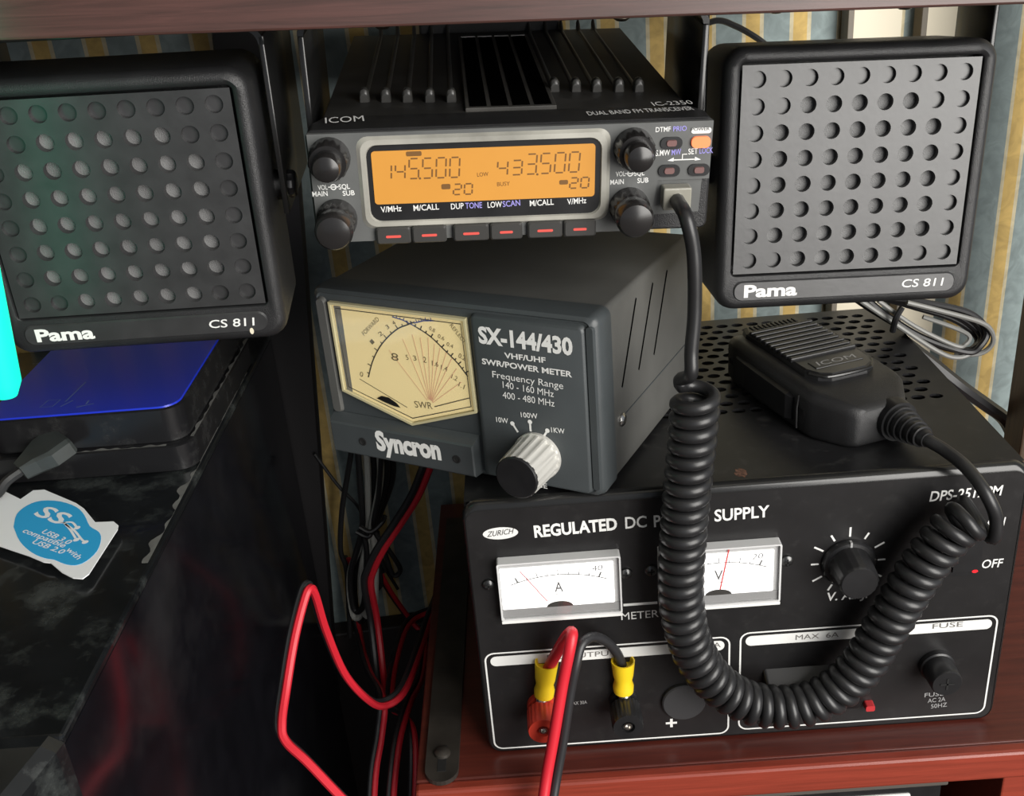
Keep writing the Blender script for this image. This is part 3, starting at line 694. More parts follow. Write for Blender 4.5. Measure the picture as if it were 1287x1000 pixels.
for px, py in ((614, 734), (787, 720), (818, 716), (989, 704)):
    x, z = P(px, py)
    k = MB().lathe((x, yP, z), KN, [(2.7, 0), (2.5, 0.9), (1.6, 1.6), (0.1, 1.8)], 18).build('screw', STEELD, psu, True)
    MB().box(x - 1.5, x + 1.5, yP - 1.9, yP - 1.5, z - 0.28, z + 0.28).build('screw_slot', DARKIN, k); MB().box(x - .28, x + .28, yP - 1.9, yP - 1.5, z - 1.5, z + 1.5).build('screw_slot', DARKIN, k)
# adjust knob with tick ring
kx, kz = P(1066, 706)
tk = MB()
for i in range(11):
    a = math.radians(-150 + 30 * i)
    tk.strip([(kx + 12.3 * math.sin(a), kz + 12.6 * math.cos(a)), (kx + (16.8 if i % 2 else 15.6) * math.sin(a), kz + (17.2 if i % 2 else 16.0) * math.cos(a))], 0.85, yP)
tk.build('dial_ticks', WHITE, psu)
kb = MB().lathe((kx, yP, kz), KN, [(11.3, 0), (11.3, 1.2), (10.4, 2.4), (9.0, 2.6), (8.9, 3), (8.2, 14.5), (7.2, 15.6), (0.3, 15.7)], 60, 20, 0.35, 4, 5).build('adjust_knob', BLKS, psu, True)
MB().box(kx - 0.45, kx + 0.45, yP - 2.8, yP - 0.8, kz + 9.0, kz + 11.3).build('pointer_line', GREYP, kb)
# binding posts
def post(px, py, m, hole):
    x, z = P(px, py)
    k = MB().lathe((x, yP, z), KN, [(6.6, 0), (6.6, 3.2), (4.0, 3.4), (4.0, 5.6), (6.9, 5.8), (6.9, 16), (6.4, 17.4), (3.0, 17.4), (2.8, 15.5), (0.2, 15.5)], 60, 20, 0.4, 4, 5).build('binding_post', m, psu, True)
    MB().lathe((x, yP - 15.4, z), KN, [(1.9, 0), (1.9, 1.6), (1.2, 1.6), (1.0, 0.4), (0.1, 0.4)], 14).build('post_pin', CHROME, k, True)
    return x, z
rx, rz_ = post(681, 884, REDP, 1); bx_, bz_ = post(784, 879, BLKS, 1)
# lighter socket cover, spring terminal, fuse holder, switch
x, z = P(859, 880)
MB().lathe((x, yP, z), KN, [(9.8, 0), (9.8, 1.4), (9.2, 2.0), (0.2, 2.0)], 36).build('socket_cover', mat('dark_grey_rubber', (0.032, 0.032, 0.034), 0.55), psu, True)
(xa, za), (xb, zb_) = P(958, 868), P(1085, 832)
st = MB().rr([(yP - 7.0, xa + 1, xb - 1, za + 2.2, zb_ - 6.0, 1), (yP, xa, xb, za - 14, zb_, 1.5)]).build('spring_terminal', BLKS, psu)
for px, c in ((1000, BLKS), (1091, mat('red_lever', (0.45, 0.03, 0.035), 0.4))):
    x, z = P(px, 884); MB().rr([(yP - 3.5, x - 2, x + 2, z - 1.4, z + 1.6, .8), (yP, x - 2, x + 2, z - 1.8, z + 2, .8)]).build('terminal_lever', c, psu)
x, z = P(1176, 834)
k = MB().lathe((x, yP, z), KN, [(7.6, 0), (7.6, 2.5), (6.9, 3.0), (6.7, 12.4), (6.2, 13.2), (0.2, 13.3)], 36).build('fuse_holder', BLKS, psu, True)
for d1, d2 in ((3.0, .4), (.4, 3.0)):
    MB().box(x - d1, x + d1, yP - 13.55, yP - 13.2, z - d2, z + d2).build('cap_slot', DARKIN, k)
x, z = P(1212, 688)
k = MB().rr([(yP - 1.6, x - 7, x + 7, z - 13, z + 13, 1.5), (yP, x - 7.4, x + 7.4, z - 13.4, z + 13.4, 1.5)]).build('switch_frame', BLKS, psu)
MB().prism([(0, 0)] * 0 or [(x - 4.8, z - 10.6), (x + 4.8, z - 10.6), (x + 4.8, z + 10.6), (x - 4.8, z + 10.6)], yP - 2.6, yP - 1).build('rocker', BLKS, k)
for px, py in ((1204, 676), (1222, 713)):
    x, z = P(px, py); MB().disc(x, z, yP - 2.75, 1.3, 10, 0.8).build('switch_glow', REDL, k)

# ================================================================== SWR METER
MW, MD, MH = 132.6, 106.5, 78.0
ZT = -354.26 + 133.9 - 1.2
MF = Fr((-91.39, 422.66, ZT + 1.2), rot(-0.4888))
sw = thing('swr_meter', 'grey cross needle power meter set askew on the power supply', 'meter', MF)
MB().rr([(12, 1.5, MW - 1.5, 0.6, MH - 0.8, 2.2), (MD, 1.5, MW - 1.5, 0.6, MH - 0.8, 2.2)], 4).build('case', METERG, sw, True)
MB().rr([(0.2, 3.6, MW - 3.6, 2.6, MH - 2.6, 3), (-0.4, 3.0, MW - 3.0, 2.0, MH - 2.0, 3.2), (0.6, 1.2, MW - 1.2, 0.6, MH - 0.6, 3.6), (3, 0, MW, 0, MH, 4), (12.5, 0, MW, 0, MH, 4), (13, 1.2, MW - 1.2, 0.6, MH - 0.8, 3)], 5).build('front_bezel', METERB, sw, True)
# left side pillar and right hand plate
MB().rr([(-1.6, 3.2, 7.2, 20, 73, 1.8), (0.5, 2.6, 7.8, 19, 74, 2.2)], 4).build('side_rib', METERG, sw, True)
MB().rr([(-1.2, MW - 4.6, MW - 1.8, 4, MH - 4, 1.2), (1.5, MW - 4.9, MW - 1.2, 3.4, MH - 3.4, 1.6)], 4).build('side_rib', METERB, sw, True)
MB().rr([(-2.2, 79.6, 126.4, 2.6, 73.2, 1.6), (-1.6, 78.8, 127.2, 2.0, 74.0, 2.2), (0.5, 78.4, 127.8, 1.6, 74.6, 2.4)], 4).build('control_plate', METERB, sw, True)
# name ledge
MB().loft([[(2.5, -0.2, 1.5), (76.5, -0.2, 1.5), (76.5, -0.2, 19.6), (2.5, -0.2, 19.6)], [(3.0, -5.0, 1.8), (76.0, -5.0, 1.8), (76.0, -5.0, 17.0), (3.0, -5.0, 17.0)], [(3.6, -5.6, 2.6), (75.4, -5.6, 2.6), (75.4, -5.6, 16.2), (3.6, -5.6, 16.2)]]).build('name_ledge', METERB, sw)
Y5 = -5.75
text(MF, 'Syncron', (474, 564), (555, 577), 21, WHITE, sw, Y5, 0.05)
for px, py in ((456, 555), (574, 577)):
    x, z = MF.uv(px, py, Y5); MB().lathe((x, Y5 + .1, z), KN, [(1.9, 0), (1.9, 0.25), (1.3, 0.3), (1.2, -0.6), (0.1, -0.6)], 16).build('screw_hole', DARKIN, sw, True)
# dial window: a five sided house shape upside down
out = [(9.6, 72.4), (76.4, 72.0), (77.4, 30.6), (44.6, 19.4), (9.8, 30.8)]
def inset(poly, d):
    n_ = len(poly); res = []
    for i in range(n_):
        a, b, c = Vector(poly[i - 1]), Vector(poly[i]), Vector(poly[(i + 1) % n_])
        u, v = (b - a).normalized(), (c - b).normalized(); nu, nv = Vector((u.y, -u.x)), Vector((v.y, -v.x))
        k = (nu + nv); k = k / max(0.2, k.length_squared) * 2; res.append(tuple(b + k * d))
    return res
i1 = inset(out, 1.0); i2 = inset(out, 1.3)
wf = MB(); wf.ringpoly(out, out, 0.2, -1.8); wf.ringpoly(out, i1, -1.8, -1.8); wf.ringpoly(i1, i2, -1.8, 1.6)
dw = wf.build('dial_frame', CREAMF, sw)
pocket = MB(); pocket.ringpoly(i2, i2, 1.6, -0.5); pocket.build('dial_rim', BLKS, dw)
MB().prism(i2, -0.55, -0.42).build('dial_face', CREAM, dw, label='cream dial face')
yd = -0.7
Q = lambda px, py: MF.uv(px, py, yd)
# scale arcs and printed lines from the photo, on the dial
d1 = MB(); arcF = [Q(*p) for p in ((463, 474), (468, 455), (476, 438), (487, 424), (500, 413), (512, 408), (520, 405))]
d1.strip([tuple(v) for v in [(p.x, p.y) for p in bez([(a, b, 0) for a, b in arcF], 5)]], 0.55, yd)
arcR = [Q(*p) for p in ((520, 409), (540, 422), (560, 441), (575, 456), (588, 473))]
d1.strip([(p.x, p.y) for p in bez([(a, b, 0) for a, b in arcR], 5)], 0.55, yd)
def ticks(mb, pts, n_, l, wd):
    P_ = [Vector((p.x, p.y)) for p in bez([(a, b, 0) for a, b in pts], 12)]
    for i in range(n_):
        k = int((len(P_) - 2) * (i + 0.5) / n_); t_ = (P_[k + 1] - P_[k]).normalized(); o = Vector((-t_.y, t_.x)) * (l if i % 2 else l * .6)
        if o.y < 0: o = -o
        mb.strip([tuple(P_[k]), tuple(P_[k] + o)], wd, yd)
ticks(d1, arcF, 11, 1.8, 0.45); ticks(d1, arcR, 12, 1.9, 0.5)
d1.strip([Q(546, 511), Q(590, 500)], 0.4, yd); d1.strip([Q(452, 476), Q(512, 512)], 0.3, yd)
d1.build('dial_scale', INK, dw)
bl_ = MB(); bl_.strip(inset(out, 2.9), 0.45, yd, True); bl_.build('dial_border', INK, dw)
MB().prism([(11.6, 70.6), (15.2, 70.6), (14.6, 30.5), (11.6, 31.4)], yd + .02, yd + .12).build('dial_side_shade', mat('dial_shade_grey', (0.20, 0.19, 0.16), 0.5), dw)  # inner shading along the dial's left edge, painted as a grey strip
d3 = MB(); d3.strip([Q(493, 398), Q(506, 402), Q(520, 409)], 0.5, yd); d3.strip([Q(520, 406), Q(532, 403), Q(545, 403)], 0.5, yd)
ticks(d3, [Q(493, 398), Q(506, 402), Q(520, 409)], 6, 1.2, .35); ticks(d3, [Q(520, 406), Q(532, 403), Q(545, 403)], 8, 1.3, .35)
d3.build('dial_scale', INKB, dw)
d2 = MB(); hub = (541, 508)
for px, py in ((489, 440), (506, 426), (518, 420), (528, 424), (538, 424), (546, 432), (553, 437), (561, 443), (568, 450), (574, 463), (580, 480)):
    a, b = Q(px, py), Q(*hub); d2.strip([a, (a[0] + (b[0] - a[0]) * 0.93, a[1] + (b[1] - a[1]) * 0.93)], 0.22, yd)
d2.build('ratio_lines', PINK, dw)
IB = mat('brown_ink', (0.16, 0.13, 0.07), 0.7)
for t_, a, b, h in (('SWR', (522, 512), (544, 514), 8), ('8', (492, 452), (501, 454), 9), ('5', (511, 452), (514, 452), 6), ('3', (520, 453), (524, 453), 6), ('2', (532, 455), (536, 456), 7), ('1.6', (543, 459), (551, 461), 6), ('1.4', (554, 464), (562, 467), 6),
                    ('1.2', (567, 475), (574, 479), 6), ('1.1', (576, 485), (583, 489), 6), ('0.8', (539, 414), (546, 418), 5), ('0.6', (550, 424), (558, 428), 5), ('0.4', (561, 434), (569, 438), 5), ('0.2', (576, 449), (584, 453), 6),
                    ('1', (468, 433), (471, 430), 5), ('2', (478, 423), (482, 420), 5), ('3', (487, 414), (490, 412), 5), ('4', (495, 409), (498, 407), 5), ('0', (452, 472), (456, 474), 6), ('FORWARD', (458, 422), (477, 402), 5), ('REFLECT', (565, 409), (583, 432), 5)):
    text(MF, t_, a, b, h, IB, dw, yd)
mk = MB(); mk.add([(*(lambda q: (q[0], yd - .3, q[1]))(Q(px, py)),) for px, py in ((474, 500), (480, 497), (489, 499), (499, 506), (504, 512), (496, 510), (484, 505))], [tuple(range(7))]); mk.build('needle_pivot_cover', STEELD, dw)
MB().prism(inset(out, 1.5), -1.7, -1.55).build('dial_glass', MATS['thin_crystal'], dw)
yc = -2.35
for t_, a, b, h, bo in (('SX-144/430', (602, 430), (720, 446), 19, 0.04), ('VHF/UHF', (634, 449.5), (686, 456), 6.4, 0.025), ('SWR/POWER METER', (606, 457), (719, 474), 6.6, 0.025), ('Frequency Range', (619, 474), (708, 489), 8, 0.0),
                        ('140 - 160 MHz', (632, 487), (696, 499), 8, 0.0), ('400 - 480 MHz', (632, 500), (697, 511), 8, 0.0), ('10W', (624, 530), (639, 532), 6, 0.01), ('100W', (655, 524), (676, 526), 6, 0.01), ('1KW', (693, 543), (710, 545), 6, 0.01), ('RANGE', (652, 608), (688, 614), 6, 0.01)):
    text(MF, t_, a, b, h, WHITE, sw, yc, bo)
pk = MB()
for a, b in (((644, 532), (651, 543)), ((666, 530), (667, 542)), ((688, 541), (683, 549))):
    A_, B_ = MF.uv(*a, yc), MF.uv(*b, yc); pk.strip([A_, B_], 0.9, yc); pk.disc(A_[0], A_[1], yc - .02, 1.0, 10)
pk.build('range_marks', WHITE, sw)
kx, kz = MF.uv(676, 572, yc)
k = MB().lathe((kx, yc, kz), KN, [(10.4, 0), (10.4, 1.4), (10.0, 1.8), (9.4, 18.0), (9.1, 18.6)], 72, 18, 0.6, 2, 3).build('range_knob', SILVERK, sw, True, label='ribbed silver knob')
MB().lathe((kx, yc - 18.2, kz), KN, [(9.1, 0), (9.1, 0.9), (8.6, 1.3), (0.2, 1.3)], 40).build('knob_cap', BLKS, k, True)
# right side: slits, screw, seam
SFc = Fr(MF.to(MW - 1.5, 0, 0), MF.R @ Matrix(((0, -1, 0), (1, 0, 0), (0, 0, 1))))
ss = []
for a, b in (((799, 376), (782, 485)), ((820, 357), (803, 463)), ((838, 341), (822, 444))):
    u0, v0 = SFc.uv(*a); u1, v1 = SFc.uv(*b)
    m_ = MB(); m_.xf = None
    o = m_.prism([(u0 - .8, v0), (u0, v0 + .8), (u0 + .8, v0), (u1 + .8, v1), (u1, v1 - .8), (u1 - .8, v1)], -0.12, 0.5).build('vent_slit', VOID, sw)
    o.matrix_parent_inverse = MF.m().inverted() @ SFc.m()
u, v = SFc.uv(781, 527)
o = MB().lathe((u, 0, v), KN, [(3.0, 0), (2.9, 0.8), (2, 1.6), (0.1, 1.9)], 18).build('case_screw', CHROME, sw, True); o.matrix_parent_inverse = MF.m().inverted() @ SFc.m()
o = MB().box(u + 3, MD - 1, -0.25, 0.2, v + 0.5, v + 1.0).build('case_seam', METERB, sw); o.matrix_parent_inverse = MF.m().inverted() @ SFc.m()

# ================================================================== MICROPHONE
ua = Vector((0.306, -0.952, 0)); va = Vector((0.952, 0.306, 0))
MicF = Fr(va * 257.0 + ua * -372.0 + Vector((0, 0, ZT)), Matrix((va, -ua, Vector((0, 0, 1)))).transposed())   # x across, -y towards the cable, z up
mic = thing('hand_microphone', 'black hand microphone lying on the power supply with its coiled cord', 'microphone', MicF)
def msec(y, hw, z0, z1, ch):
    out_ = []
    for (cx, cz, r, a0) in ((hw, z1, ch, 0), (-hw, z1, ch, 90), (-hw, z0, 2.5, 180), (hw, z0, 2.5, 270)):
        sx_ = -1 if cx > 0 else 1; sz_ = -1 if cz == z1 else 1
        for i in range(5):
            a_ = math.radians(a0 + 22.5 * i); out_.append((cx + sx_ * r + r * math.cos(a_), y, cz + sz_ * r + r * math.sin(a_)))
    return out_
MB().loft([msec(47, 17, 5, 18, 4), msec(46, 20, 2, 20, 4), msec(43.5, 22.5, 0.5, 21.5, 4), msec(36, 24, 0, 23, 4), msec(10, 24, 0, 23, 4.5), msec(-24, 23.5, 0, 22, 5), msec(-29, 22.5, 0, 21.6, 5), msec(-41, 15, 0.2, 19.5, 4.5), msec(-44, 12.5, 1.0, 18.5, 4), msec(-45, 10.5, 2, 17.5, 3.5)]).build('body', BLK, mic, True)
MB().loft([[(x * 1.004, y_, z * 1) for x, y_, z in msec(y_, h_, 9.6, 10.2, .25)] for y_, h_ in ((40, 23.8), (10, 24.0), (-24, 23.5))]).build('case_seam', BLKS, mic)
gp = [(-15, 43.5), (14, 44), (17.5, 36), (17, -13), (14, -19), (9, -22), (-9, -22), (-14, -19), (-17, -13), (-18, 36)]
ng = len(gp)
gpo = MB(); gpo.add([(x, y, 21.5) for x, y in gp] + [(x * .97, y * .985, 24.9) for x, y in gp] + [(x * .91, y * .955, 25.6) for x, y in gp], [tuple(range(2 * ng, 3 * ng))] + [(k_ * ng + i, k_ * ng + (i + 1) % ng, (k_ + 1) * ng + (i + 1) % ng, (k_ + 1) * ng + i) for k_ in (0, 1) for i in range(ng)])
gpo.build('grille_panel', BLKS, mic)
for i in range(9):
    y = 33 - i * 4.3
    MB().box(-17.0, 16.6, y - 1.1, y + 1.1, 24.4, 26.9, 0.6).build('grille_slat', BLKS, mic)
for i in range(11):
    MB().box(-13 + i * 2.3, -11.8 + i * 2.3, 36.5, 41, 25.2, 26.1, 0.2).build('speaker_rib', BLK, mic)
bd = MB().box(-12, 12, -14.5, -7.5, 25.2, 26.0, 0.4).build('badge', BLKS, mic)
BDF = Fr(MicF.to(0, 0, 26.1), MicF.R @ HOR)
o = text(BDF, 'ICOM', (-9.5, -13), (9.5, -13), 4.0, GREYP, bd, 0, 0.0, 0.15, local=True); o.matrix_parent_inverse = MicF.m().inverted() @ BDF.m()
MB().tube(bez([(-15.8, -15, 24.6), (-13, -18.8, 24.4), (-8.6, -21.4, 24.2), (8.6, -21.4, 24.2), (13, -18.8, 24.4), (15.8, -15, 24.6)], 6), 0.9, 8).build('trim_edge', RIM, mic, True)
tb = MB().loft([[(-25.0, 32, 5), (-25.0, 32, 16), (-23.0, 32, 17), (-23.0, 32, 4)], [(-26.2, 22, 4.5), (-26.2, 22, 16.5), (-23.0, 22, 17.5), (-23.0, 22, 4)], [(-26.2, -13, 4.5), (-26.2, -13, 16), (-22.8, -13, 17), (-22.8, -13, 4)], [(-24.6, -16, 5), (-24.6, -16, 15), (-22.6, -16, 16), (-22.6, -16, 4)]]).build('talk_button', BLKS, mic)
MB().tube([(-24.1, -19.5, 2), (-24.3, -19.5, 12), (-23.4, -19.5, 18)], 0.55, 6).build('case_rib', BLKS, mic, True)
# strain relief
b0 = Vector((7.0, -42, 10.5)); b1w = ony(1166, 553, 372); b1 = MicF.inv(b1w)
ax = (b1 - b0); Lb = ax.length
prof = [(9.2, 0), (8.8, 6)]
for i in range(5):
    h = 6 + i * (Lb - 8) / 5; r_ = 7.6 - i * 0.72; prof += [(r_, h), (r_, h + (Lb - 8) / 8), (r_ - 0.9, h + (Lb - 8) / 7.6), (r_ - 0.9, h + (Lb - 8) / 5.4)]
prof += [(3.4, Lb - 1.5), (3.2, Lb), (0.2, Lb)]
MB().lathe(b0, ax, prof, 24).build('strain_relief', BLKS, mic, True)
# coiled cord: one path in world mm, turned into microphone space
YC = 348.0
axis = [ony(*p, YC) for p in ((874, 492), (872, 530), (868, 570), (864, 610), (860, 655), (857, 700), (856, 745), (861, 785), (875, 825), (900, 858), (935, 880), (975, 888), (1015, 884), (1052, 866), (1083, 836), (1106, 800), (1127, 765), (1150, 727), (1175, 692), (1200, 664), (1222, 650))]
ap = bez(axis, 24)
cum = [0.0]
for i in range(1, len(ap)): cum.append(cum[-1] + (ap[i] - ap[i - 1]).length)
def at(s_):
    import bisect
    i = min(max(bisect.bisect_right(cum, s_) - 1, 0), len(ap) - 2); f_ = (s_ - cum[i]) / (cum[i + 1] - cum[i]); return ap[i].lerp(ap[i + 1], f_), (ap[i + 1] - ap[i]).normalized()
CRr = 2.65; pitch = 5.75; turns = int(cum[-1] / pitch); npt = 22; hel = []
RC = 6.9
for i in range(turns * npt + 1):
    u = i / (turns * npt); c, t_ = at(u * cum[-1]); n1 = Vector((0, -1, 0)); n1 = (n1 - t_ * n1.dot(t_)).normalized(); n2 = t_.cross(n1)
    th = 2 * PI * i / npt + 2.4; hel.append(c + n1 * (RC * math.cos(th)) + n2 * (RC * math.sin(th)))
jack = RF.to(127.5, -10, 12.5)
lead = bez([RF.to(127.3, -2.5, 12.8), jack, ony(863, 275, 347), ony(872, 320, 346), ony(873, 390, 346), ony(869, 440, 345), ony(868, 470, 344), hel[0] + Vector((0, -0.5, 3.0)), hel[0]], 8)
tail = bez([hel[-1], hel[-1] + (hel[-1] - hel[-3]) * 2.0, ony(1246, 676, 347), ony(1252, 652, 345), ony(1240, 622, 346), ony(1215, 588, 356), ony(1188, 566, 366), b1w, b1w + (MicF.R @ ax).normalized() * -6], 8)
path = [MicF.inv(v) for v in lead[:-1] + hel + tail[1:]]
MB().tube(path, CRr, 10).build('coiled_cord', CORD, mic, True)
pl = MB(); pl.box(122.5, 132.5, -6.5, -0.8, 9.2, 17.2, 0.6); plg = pl.build('clear_plug', mat('cloudy_clear_plastic', (0.33, 0.32, 0.27), 0.2, alpha=0.8), mic, label='clear modular plug')
plg.matrix_parent_inverse = MicF.m().inverted() @ RF.m()

# ================================================================== METAL STRAP on the cabinet
y0, y1 = 346.5, 566.0
sf = Fr((-54.2, 0, DZ), Matrix.Identity(3))
st = thing('metal_strap', 'dark metal strap with rounded slotted end beside the power supply', 'strap', sf)
m = MB(); ring = []
oo = []
for i in range(13): a = PI + PI * i / 12; oo.append((7.6 * math.cos(a), y0 + 8 + 8 * math.sin(a)))
oo += [(9.0, y1), (-6.6, y1)]
vs = [(x, y, 0.2) for x, y in oo] + [(x, y, 2.6) for x, y in oo]; n_ = len(oo)
m.add(vs, [tuple(range(n_)), tuple(range(2 * n_ - 1, n_ - 1, -1))] + [(i, (i + 1) % n_, n_ + (i + 1) % n_, n_ + i) for i in range(n_)])
STRAPM = mat('brown_black_metal', (0.040, 0.035, 0.030), 0.42, metal=0.3, var=0.4, vscale=60)
m.build('bar', STRAPM, st)
MB().box(-2.0, 2.0, y0 + 6, y0 + 22, 2.55, 2.75, 0.05).build('slot', DARKIN, st)
MB().lathe((0, y0 + 17, 2.6), (0, 0, 1), [(3.8, 0), (3.6, 1.4), (2, 2.4), (0.1, 2.6)], 18).build('bolt', STRAPM, st, True)

# ================================================================== COMPUTER CASE and what stands on it
ZPC = -215.0; XP = -148.0; YF = 240.0
pc = thing('computer_case', 'dusty glossy black computer case left of the cabinet', 'computer', Fr((0, 0, -665)))
hz = 665 + ZPC
MB().box(XP - 190, XP, YF, 560, hz - 4, hz, 1.2).build('top_panel', PCM, pc)
MB().box(XP - 2.5, XP - 0.4, YF, 560, 6, hz - 4).build('side_panel', PCSIDE, pc)
MB().box(XP - 188, XP - 3, YF + 2, 558, 6, hz - 4).build('chassis', BLKS, pc)
bzr = MB()
def bsec(y, zt_, ins): return [(XP - 190, y, 4), (XP - ins, y, 4), (XP - ins, y, zt_ - 3), (XP - ins - 4, y, zt_), (XP - 190, y, zt_)]
bzr.loft([bsec(YF, hz + 0.5, 0), bsec(YF - 4, hz + 0.3, 1), bsec(YF - 21, hz - 5, 10), bsec(YF - 26, hz - 12, 13)])
bzr.build('front_bezel', PCM, pc)
def dust_ribbon(mb, p, q, wmin, wmax, n_, side, z):
    """an uneven smear of dust running from p to q (x, y), ragged on the side given"""
    p, q, side = Vector(p), Vector(q), Vector(side); v_ = []
    for i in range(n_ + 1):
        c = p.lerp(q, i / n_); wd_ = wmin + (wmax - wmin) * max(0, 0.25 + math.sin(i * .13) * .3 + math.sin(i * .41 + 1) * .25 + random.uniform(-.03, .03)); v_ += [(c.x, c.y, z), (c.x + side.x * wd_, c.y + side.y * wd_, z + .02)]
    mb.add(v_, [(2 * i, 2 * i + 1, 2 * i + 3, 2 * i + 2) for i in range(n_)])
ds = MB(); dust_ribbon(ds, (XP - 1.4, 330), (XP - 1.4, 505), 0.1, 5.0, 200, (-1, 0), hz + .15)
ds.build('edge_dust', DUSTY, pc)
def drive(x0, x1, y0_, y1_, z0, z1, label, lid, fr, group='portable drives'):
    d = thing('external_drive', label, 'hard drive', fr, group); f2 = Fr((0, 0, 0))
    m_ = MB(); m_.xf = Matrix(((1, 0, 0), (0, 0, 1), (0, 1, 0)))   # y<->z so rounded corners lie flat
    m_.rr([(z0, x0 + .8, x1 - .8, y0_ + .8, y1_ - .8, 8), (z0 + .8, x0, x1, y0_, y1_, 9), (z1 - .6, x0, x1, y0_, y1_, 9), (z1, x0 + .7, x1 - .7, y0_ + .7, y1_ - .7, 8.5)], 6).build('shell', mat('black_gloss_shell', (0.010, 0.010, 0.011), 0.25, dust=0.12, dscale=50, dustcol=(.2, .2, .19)), d, True)
    if lid:
        m_ = MB(); m_.xf = Matrix(((1, 0, 0), (0, 0, 1), (0, 1, 0)))
        m_.rr([(z1 - .1, x0 + 1.0, x1 - 1.0, y0_ + 1.0, y1_ - 1.0, 8.3), (z1 + .7, x0 + 1.4, x1 - 1.4, y0_ + 1.4, y1_ - 1.4, 8)], 6).build('blue_lid', BLUE, d, True, label='glossy blue lid')
    return d
DFr = Fr((0, 0, ZPC), rot(0.0))
dr0 = drive(-245, -149.2, 400, 524, 0.3, 13.0, 'plain black drive lying under the blue lidded drive', False, DFr)
DF2 = Fr((0, 0, ZPC + 13.0))
dr1 = drive(-238, -151.5, 403, 516, 0.2, 16.5, 'black drive with glossy blue lid, top of the pair', True, DF2)
du = MB(); dust_ribbon(du, (-149.8, 408), (-149.8, 520), 0.3, 2.6, 160, (-1, 0), 13.15); dust_ribbon(du, (-160, 400.6), (-215, 400.6), 0.3, 2.8, 120, (0, 1), 13.15)
o = du.build('ledge_dust', DUSTY, dr0)
LIDF = Fr((0, 0, ZPC + 13 + 17.25), HOR)
Lp = lambda px, py: LIDF.uv(px, py)
mkm = MB()
a0 = [Lp(*p) for p in ((50, 512), (66, 511), (76, 502), (61, 503))]
mkm.strip(a0, 0.7, -0.05, True)
for a, b in (((82, 505), (108, 480)), ((76, 511), (92, 503)), ((96, 512), (118, 507)), ((108, 508), (112, 503))):
    mkm.strip([Lp(*a), Lp(*b)], 0.8, -0.05)
o = mkm.build('lid_print', mat('faint_blue_print', (0.10, 0.16, 0.42), 0.4), dr1); o.matrix_parent_inverse = DF2.m().inverted() @ LIDF.m()
# teal light bar: a glowing tube held by an arm on a stand left of the frame
g0 = ony(8, 497, 318); lt = thing('light_bar', 'glowing teal light tube on a black stand at the left edge', 'lamp', Fr((g0.x - 45, 318, ZPC)))
gz = g0.z - ZPC
MB().lathe((0, 0, 0.2), (0, 0, 1), [(16, 0), (16, 4), (12, 7), (4, 9), (4, gz + 60), (0.5, gz + 61)], 28).build('stand', BLKS, lt, True)
MB().tube([(0, 0, gz + 40), (30, 3, gz + 40), (45, 5, gz + 40)], 2.5, 10).build('arm', BLKS, lt, True)
MB().lathe((45, 0, gz), (0.105, 0, 1), [(3.5, 0), (5.5, 5), (5.5, 128), (0.3, 130)], 24).build('glow_tube', TEAL, lt, True)
# usb cable with plug and tag
uc = thing('usb_cable', 'black cable plugged into the blue lidded drive, with a white and blue tag', 'cable', Fr((0, 0, ZPC)))
def pz(px, py, z): v = onz(px, py, ZPC + z); return Vector((v.x, v.y, z))
k0 = pz(66, 560, 19); k1 = pz(20, 590, 14)
kx0 = pz(70, 545, 20)
xf = MB()
pa, pb = Vector((-203, 402.0, 19.5)), pz(26, 592, 13)
d = (pb - pa); nd = d.normalized(); sd = Vector((-nd.y, nd.x, 0)).normalized(); upv = sd.cross(nd)
if upv.z < 0: upv = -upv
def cs_(t_, hw, hh): 
    c = pa + d * t_; return [c + sd * (hw * sx_) + upv * (hh * sz_) for sx_, sz_ in ((-1, -.7), (-.8, -1), (.8, -1), (1, -.7), (1, .7), (.8, 1), (-.8, 1), (-1, .7))]
xf.loft([cs_(0, 9.8, 3.4), cs_(.06, 10.8, 4.2), cs_(.45, 10.4, 4.2), cs_(.72, 6.4, 4.0), cs_(1.0, 3.8, 3.4)]); xf.build('plug', mat('dusty_black_plug', (0.03, 0.035, 0.034), 0.5, var=.3), uc)
MB().tube(bez([pb, pb + d * .3, pz(-10, 625, 6), pz(-60, 640, 3), pz(-120, 640, 3)], 8), 2.2, 8).build('cord', CABLE, uc, True)
TGF = Fr((0, 0, ZPC + 3.0), HOR)
tp = [TGF.uv(*p) for p in ((0, 615), (26, 628), (42, 617), (56, 616), (96, 633), (106, 640), (120, 657), (143, 656), (149, 661), (148, 666), (112, 722), (104, 728), (92, 727), (78, 720), (64, 708), (55, 707), (36, 699), (0, 687), (-40, 672), (-60, 600), (-30, 598))]
tg = MB().prism(tp, -0.4, 0.0).build('tag', TAGW, uc, label='white tag with cyan print'); tg.matrix_parent_inverse = Fr((0, 0, ZPC)).m().inverted() @ TGF.m()
bl = [TGF.uv(*p, -.5) for p in ((17, 662), (21, 646), (34, 635), (52, 629), (76, 630), (96, 637), (106, 647), (113, 661), (124, 668), (127, 677), (122, 692), (108, 705), (94, 710), (80, 708), (68, 703), (56, 701), (40, 694), (25, 680))]
blp = [(p.x, p.y) for p in bez([(a, b, 0) for a, b in bl + bl[:1]], 3)][:-1]
def ontag(o): o.parent = tg; return o
ontag(MB().prism(blp, -0.5, -0.42).build('tag_print', TAGB, tg))
for t_, a, b, h, bo in (('SS', (41, 646), (74, 659), 10, 0.02), ('USB 3.0', (51, 669), (85, 684), 4, 0.015), ('compatible', (27, 668), (79, 688), 4, 0.015), ('with', (82, 691), (97, 703), 4, 0.01), ('USB 2.0', (39, 682), (77, 696), 4, 0.015)):
    text(TGF, t_, a, b, h, TAGW, tg, -0.6, bo)
tr = MB()
